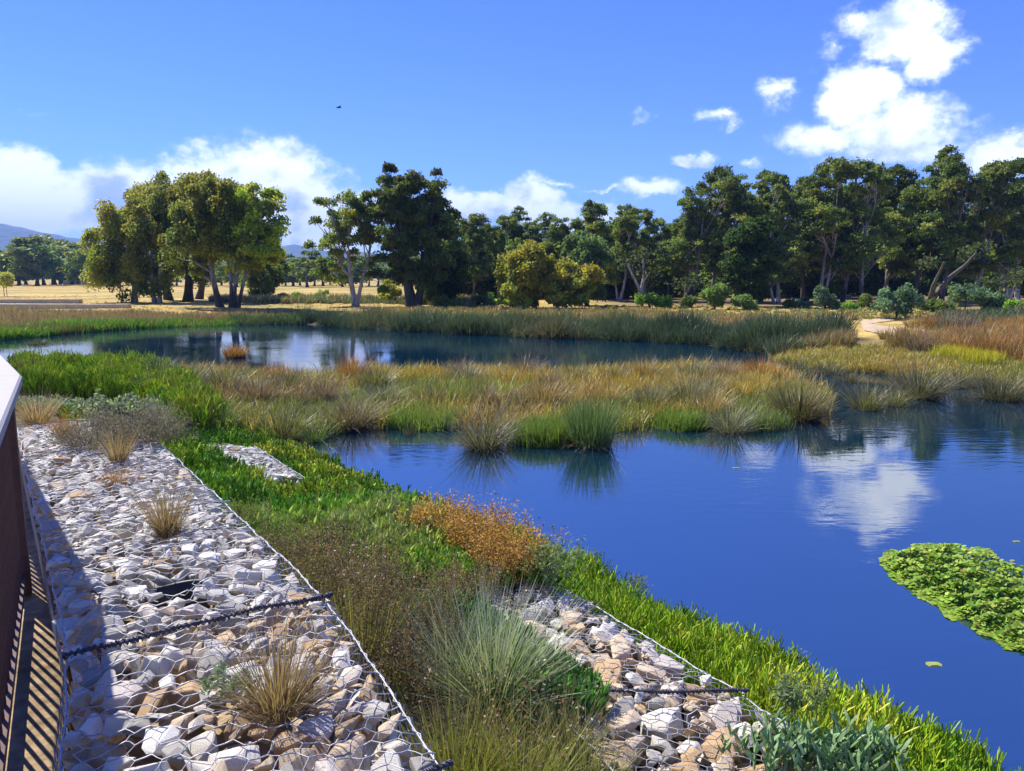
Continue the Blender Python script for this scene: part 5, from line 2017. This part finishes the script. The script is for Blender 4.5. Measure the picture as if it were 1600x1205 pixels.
def build_tussocks():
    T = tussock
    # marsh tussocks standing in or beside the water
    T(757, 712, .95, .22, 420, 'grey', 'large grey-green rush fountain standing alone in the blue water', .9, .7, .014, seeds=20)
    T(922, 706, 1.0, .34, 700, 'green', 'upright deep green bulrush clump with black foot in the water', .28, .25, .014, dead=.3)
    T(1248, 656, .95, .36, 520, 'dark', 'wide dark olive tussock with rusty tips at the marsh point', .95, .5, .017, seeds=60, seed_col=(.34, .19, .07))
    T(1142, 677, .85, .18, 260, 'grey', 'thin spreading grey tussock at the water beside the marsh point', 1.0, .6, .014)
    T(1078, 636, .95, .35, 480, 'grey', 'broad pale rush clump above the green sedge', .8, .7, .017)
    T(1432, 640, 1.25, .35, 520, 'dark', 'big black-footed rush with bleached curving blades in the dark channel', .95, .8, .017, seeds=30, seed_col=(.33, .30, .22))
    T(1352, 652, .8, .25, 300, 'olive', 'olive tussock between the two dark rushes in the channel', .7, .6, .015)
    T(1395, 652, .65, .22, 240, 'olive', 'low olive tussock leaning on the big black-footed rush', .9, .6, .015)
    T(1560, 642, .95, .40, 460, 'dark', 'dark spreading rush at the open end of the channel', .95, .6, .017)
    T(1500, 610, .7, .35, 340, 'dark', 'round dark rush on the edge of the straw turf', .9, .5, .017)
    T(548, 668, .95, .30, 420, 'plum', 'brown rush combed over to one side above a black hollow', 1.0, .8, .015)
    T(442, 690, .85, .22, 300, 'dark', 'dark rush leaning over the inner corner of the water', 1.0, .6, .013)
    T(338, 676, .75, .26, 420, 'green', 'fresh green tussock beside the far succulent slope', .55, .7, .013)
    T(492, 690, .5, .15, 160, 'green', 'small dark green sedge at the inner corner of the water', .8, .6, .012)
    T(368, 571, .6, .32, 420, 'rust', 'rusty orange bush standing at the edge of the mirrored water', .5, .4, .03)
    T(62, 548, .35, .4, 160, 'dark', 'small dark tussock in the water off the samphire', .8, .4, .03)
    T(640, 690, .35, .10, 60, 'dark', 'few thin stems standing in the water by the sedge mound', .3, .3, .01, dead=0)
    G = 'rush tussocks crowding the marsh island'
    rg = np.random.default_rng(17)
    spots = [(245, 600), (300, 612), (365, 620), (330, 640), (400, 640), (450, 615), (470, 640), (500, 605), (520, 640), (575, 612), (600, 640), (640, 610), (690, 640), (735, 610), (760, 640), (770, 600), (810, 640), (850, 640), (860, 610), (885, 635), (905, 600),
             (930, 640), (960, 605), (975, 645), (1010, 590), (1015, 640), (1040, 605), (1060, 585), (1085, 600), (1110, 620), (1120, 580), (1150, 590), (1165, 615), (1180, 580), (1110, 655), (1190, 640), (1000, 660), (430, 590), (560, 590), (620, 585), (265, 630), (820, 585), (700, 590), (410, 665)]
    kinds = ['grey', 'plum', 'olive', 'tan', 'dark', 'grey', 'plum']
    words = {'grey': 'grey-green rush tussock in the middle of the marsh island', 'plum': 'purple-brown rush tussock on the marsh island', 'olive': 'olive rush tussock on the marsh island', 'tan': 'straw-tipped rush tussock on the marsh island', 'dark': 'dark rush tussock on the marsh island'}
    for q, (x, y) in enumerate(spots):
        if q % 4 == 3:
            continue
        k = kinds[rg.integers(len(kinds))]
        if y < 595:
            k = ['tan', 'rust', 'plum'][rg.integers(3)]
        words['rust'] = 'rusty rush tussock on the far rim of the marsh island'
        y = max(y, 597)
        if on_ground([x], [y - 4])[0][2] < .03:
            continue
        v = q % 2
        src = TCACHE.get((k, v))
        if src is None:
            src = TCACHE[(k, v)] = T(x + rg.normal(0, 6), y + rg.normal(0, 3), rg.uniform(.8, .95), rg.uniform(.17, .23), 420, k, words[k], .72, .6, .018, G, seeds=14 if k in ('plum', 'tan') else 0)
        else:
            copy_thing(src, on_surf(x + rg.normal(0, 6), y + rg.normal(0, 3)), rg.uniform(0, 6.28), rg.uniform(.55, 1.05))
    for (x, y) in [(1330, 612), (1300, 596), (1470, 618), (1540, 606), (1590, 622), (1240, 580), (1285, 588)]:
        T(x, y, .5, .25, 200, 'dark', 'dark low rush at the rim of the dark channel', .9, .5, .017, 'low rushes around the dark channel')
    # heath by the path
    rg = np.random.default_rng(19)
    for (x, y) in [(1420, 548), (1445, 541), (1470, 545), (1500, 538), (1530, 545), (1560, 535), (1590, 548), (1545, 558), (1575, 560), (1515, 528), (1480, 530), (1600, 525), (1440, 555), (1570, 520), (1535, 516), (1490, 518), (1455, 515)]:
        k = ['rust', 'tan', 'plum', 'rust'][rg.integers(4)]
        src = TCACHE.get(('heath', k))
        if src is None:
            TCACHE[('heath', k)] = T(x, y, .85, .4, 260, k, {'rust': 'rusty', 'tan': 'straw-coloured', 'plum': 'purple-grey'}[k] + ' heath tussock beside the bend of the path', .6, .5, .028, 'heath tussocks beside the path', fn=gsurf)
        else:
            copy_thing(src, gsurf(x, y), rg.uniform(0, 6.28), rg.uniform(.8, 1.2))
    for (x, y) in [(1382, 531), (1409, 526), (1428, 525)]:
        T(x, y, .62, .16, 130, 'tan', 'small rounded tussock on the gravel apron of the path', .6, .4, .024, 'small tussocks on the path apron', fn=gsurf)
    for (x, y) in [(1303, 520), (1318, 528), (1325, 500), (1310, 506), (1440, 508), (1428, 512)]:
        T(x, y, .6, .35, 170, 'tan', 'straw tussock on the turf around the path bend', .7, .4, .035, 'straw tussocks around the path bend', fn=gsurf)

    # dry tussocks rooted in the upper baskets
    T(262, 832, .36, .045, 260, 'straw', 'upright brown tussock growing out of the pale stones', .55, .25, .0045, dead=.3)
    T(436, 1110, .36, .06, 330, 'straw', 'straw tussock with long bent stalks in the ochre stones', .75, .35, .0042, dead=.3, seeds=10, seed_col=(.36, .28, .18))
    T(182, 756, .20, .05, 140, 'rust', 'short reddish tussock in front of the grey twigs', .8, .5, .0045)
    T(184, 722, .36, .05, 180, 'straw', 'brown tussock rising through the grey twigs', .5, .3, .005)
    T(103, 684, .30, .06, 170, 'rust', 'small rust-red tussock on the far stones', .5, .3, .006)
    T(58, 662, .40, .09, 220, 'straw', 'straw tussock with red foot at the end of the stones', .6, .4, .007)
    # long stray stalks lying over the net
    # plants between the two rows of baskets
    T(768, 1105, .66, .14, 720, 'silver', 'large silver-green sedge with stiff fanned blades between the baskets', .85, .25, .0062, name='sedge', fn=gsurf, dead=.5)
    T(700, 1075, .55, .12, 300, 'silver', 'smaller dark silver sedge leaning on the large one', .7, .3, .006, name='sedge', fn=gsurf, dead=.4)
    T(712, 1235, .42, .16, 420, 'lime', 'yellow-green grass clump against the upper basket edge', .45, .35, .006, name='sedge', fn=gsurf, seeds=40, seed_col=(.30, .17, .07))
    T(800, 1255, .40, .16, 420, 'lime', 'yellow-green grass clump with brown seed heads under the silver sedge', .5, .4, .006, name='sedge', fn=gsurf, seeds=30, seed_col=(.26, .16, .08))
    T(880, 1195, .36, .11, 260, 'olive', 'olive grass clump with bleached stalks beside the low stones', .6, .3, .0055, name='sedge', fn=gsurf, seeds=25, seed_col=(.40, .34, .24))
    T(905, 1250, .34, .12, 240, 'lime', 'short yellow grass tuft below the bleached stalks', .6, .4, .0055, name='sedge', fn=gsurf)
    T(560, 1075, .58, .10, 300, 'lime', 'upright green rush against the edge of the upper basket', .22, .2, .007, name='sedge', fn=gsurf, seeds=60, seed_col=(.17, .115, .06))
    T(610, 1020, .52, .12, 260, 'green', 'dark green rush in the middle of the brown wisps', .4, .25, .006, name='sedge', fn=gsurf, seeds=70, seed_col=(.20, .13, .07))
    T(560, 960, .45, .12, 220, 'olive', 'olive rush behind the upright green one', .4, .3, .006, name='sedge', fn=gsurf, seeds=70, seed_col=(.19, .13, .075))

    # wispy brown plants: many fine stems with seed
    def wisp(px, py, h, r, n, stem, seed, label, per=14, spread=.55, name='wispy_rush', leafcol=None, size=(.016, .008), group=None):
        p = np.array(py) if px is None else on_surf(px, py)
        root = empty(name, p)
        tag(root, label, 'plant', group)
        m = MB()
        an = RNG.uniform(0, 6.28, n)
        rad = np.sqrt(RNG.random(n)) * r
        st = np.stack([np.cos(an) * rad, np.sin(an) * rad, np.zeros(n)], 1)
        L = h * RNG.uniform(.6, 1.15, n)
        lean_ = np.abs(RNG.normal(spread * .4, .22, n))
        cur = RNG.normal(.35, .3, n)
        tip = blades(m, st, an + RNG.normal(0, .8, n), L, lean_, cur, .0042, pick([stem], n, amt=.25), pick([np.array(seed) * .9], n), 4)
        obj('stems', m.mesh('stems', 'blade'), root)
        s = MB()
        idx = np.repeat(np.arange(n), per)
        back = RNG.random(len(idx)) ** 1.3
        dirv = unit(tip - st)
        pos = tip[idx] - dirv[idx] * (back * L[idx] * .55)[:, None] + RNG.normal(0, .022, (len(idx), 3))
        a = unit(RNG.normal(size=(len(idx), 3)))
        diamonds(s, pos, a, unit(np.cross(a, RNG.normal(size=(len(idx), 3)))), size[0], size[1], pick([seed, np.array(seed) * .65, seed if leafcol is None else leafcol], len(idx), amt=.2))
        tag(obj('seed_heads', s.mesh('seed_heads', 'leaf'), root), kind='stuff')
    BR = (.20, .135, .085)
    GS = (.11, .135, .045)
    BK = (.17, .115, .07)
    for (t, y, h, r, n, seed_c, lab) in [
            (.22, 3.45, .52, .16, 230, BK, 'dark brown wisps at the foot of the upright rush'),
            (.62, 4.00, .40, .18, 240, BK, 'dark tangled wisps behind the silver sedge'),
            (.30, 4.05, .56, .20, 300, BR, 'tallest brown seeding wisps between the rows of baskets'),
            (.80, 4.35, .46, .22, 260, (.25, .16, .095), 'reddish wisps spilling over the low basket'),
            (.25, 4.65, .50, .20, 280, BR, 'cloud of brown seeding wisps along the upper basket edge'),
            (.75, 4.95, .46, .22, 260, (.22, .15, .09), 'brown wisps leaning into the succulent carpet'),
            (.30, 5.30, .42, .20, 220, (.18, .15, .08), 'olive-brown wisps behind the lacing of the upper basket'),
            (.85, 5.65, .38, .20, 170, (.17, .15, .085), 'greyish wisps rising out of the far succulents'),
            (1.35, 4.85, .32, .18, 130, (.28, .19, .12), 'pale pinkish wisps on top of the low basket'),
            (.35, 6.1, .30, .16, 110, (.16, .15, .07), 'thin green wisps beside the far upper basket')]:
        x = float(x_edge(np.array([y]))[0]) + t / .83
        wisp(None, (x, y, float(surf(x, y))), h, r, n, GS, seed_c, lab, 16)
    OR = (.44, .23, .08)
    for k, (x, y, h, r, n) in enumerate([(690, 822, .34, .20, 130), (745, 845, .40, .22, 170), (795, 880, .42, .20, 170)]):
        wisp(x, y + 22, h, r, n, (.30, .16, .05), OR, ['low orange seeding dock at the water edge', 'orange seeding dock in the middle of the shore row', 'tallest orange seeding dock next to the grey weeds'][k], 22, .4, 'dock_plant', (.36, .24, .07), (.022, .012))
    for k, (x, y, h) in enumerate([(870, 915, .36), (905, 905, .34), (850, 900, .3), (1225, 1075, .30), (1245, 1105, .22), (610, 790, .2), (990, 935, .28), (570, 760, .2)]):
        wisp(x, y + 10, h, .07, 22, (.15, .20, .09), (.22, .27, .15), 'grey-green weed with narrow leaves standing at the water edge', 26, .35, 'waterside_weed', (.17, .25, .09), (.042, .011), 'grey-green weeds along the near waterline')
    # grey twigs and silver shrubs beyond the stones
    for k, (x, y, h, r, n) in enumerate([(150, 698, .28, .24, 420), (232, 690, .30, .26, 460), (205, 672, .32, .28, 420), (275, 705, .26, .22, 320)]):
        wisp(x, y, h, r, n, (.11, .09, .078), (.19, .165, .15), ['dead grey twigs sprawled over the far stones', 'dead grey twigs at the inner edge of the far basket', 'dead dark twigs behind the brown tussock', 'dead brown twigs slipping between the two rows'][k], 7, 1.6, 'dead_shrub', None, (.03, .006))
    for k, (x, y) in enumerate([(70, 640), (110, 645), (150, 648), (40, 640), (190, 660)]):
        wisp(x, y, .26, .28, 130, (.13, .15, .10), (.24, .29, .21), 'silver-leaved low shrub between the stones and the samphire', 24, 1.1, 'silver_shrub', (.17, .22, .15), (.05, .022), 'silver shrubs beyond the stones')
    # the little silvery plant in the stones
    p = on_surf(345, 1088)
    root = empty('silver_plant', p)
    tag(root, 'small silvery green rosette plant growing through the wire', 'plant')
    m = MB()
    for (dx, dy, L_) in [(0, .02, .10), (.05, 0, .06), (.08, .03, .07), (-.05, -.01, .06), (.03, -.04, .05), (.11, 0, .06), (-.02, .05, .07)]:
        n = 34
        s = RNG.random(n)
        pos = np.stack([dx + RNG.normal(0, .006, n), dy + RNG.normal(0, .006, n), .01 + s * L_], 1)
        an = RNG.uniform(0, 6.28, n)
        a = unit(np.stack([np.cos(an), np.sin(an), RNG.uniform(.2, 1, n)], 1))
        diamonds(m, pos + a * .014, a, unit(np.cross(a, RNG.normal(size=(n, 3)))), .034, .010, pick([(.22, .34, .24), (.28, .40, .30), (.17, .28, .18)], n))
    obj('leaves', m.mesh('leaves', 'leaf'), root)


build_tussocks()


# ------------------------------------------------------------------ the air
def build_haze():
    m, N, L = new_mat('haze')
    out = nd(N, 'ShaderNodeOutputMaterial')
    v = nd(N, 'ShaderNodeVolumePrincipled')
    v.inputs['Color'].default_value = (.30, .52, 1.0, 1)
    v.inputs['Density'].default_value = 2.2e-4
    v.inputs['Anisotropy'].default_value = 0.0
    L.new(v.outputs[0], out.inputs['Volume'])
    e = MB()
    box_pts(e, [(-6000, -6000), (6000, -6000), (6000, 6000), (-6000, 6000)], -2.2, 420)
    o = obj('haze', e.mesh('haze', 'haze'))
    tag(o, 'thin blue haze in the air', 'haze', kind='stuff')


build_haze()
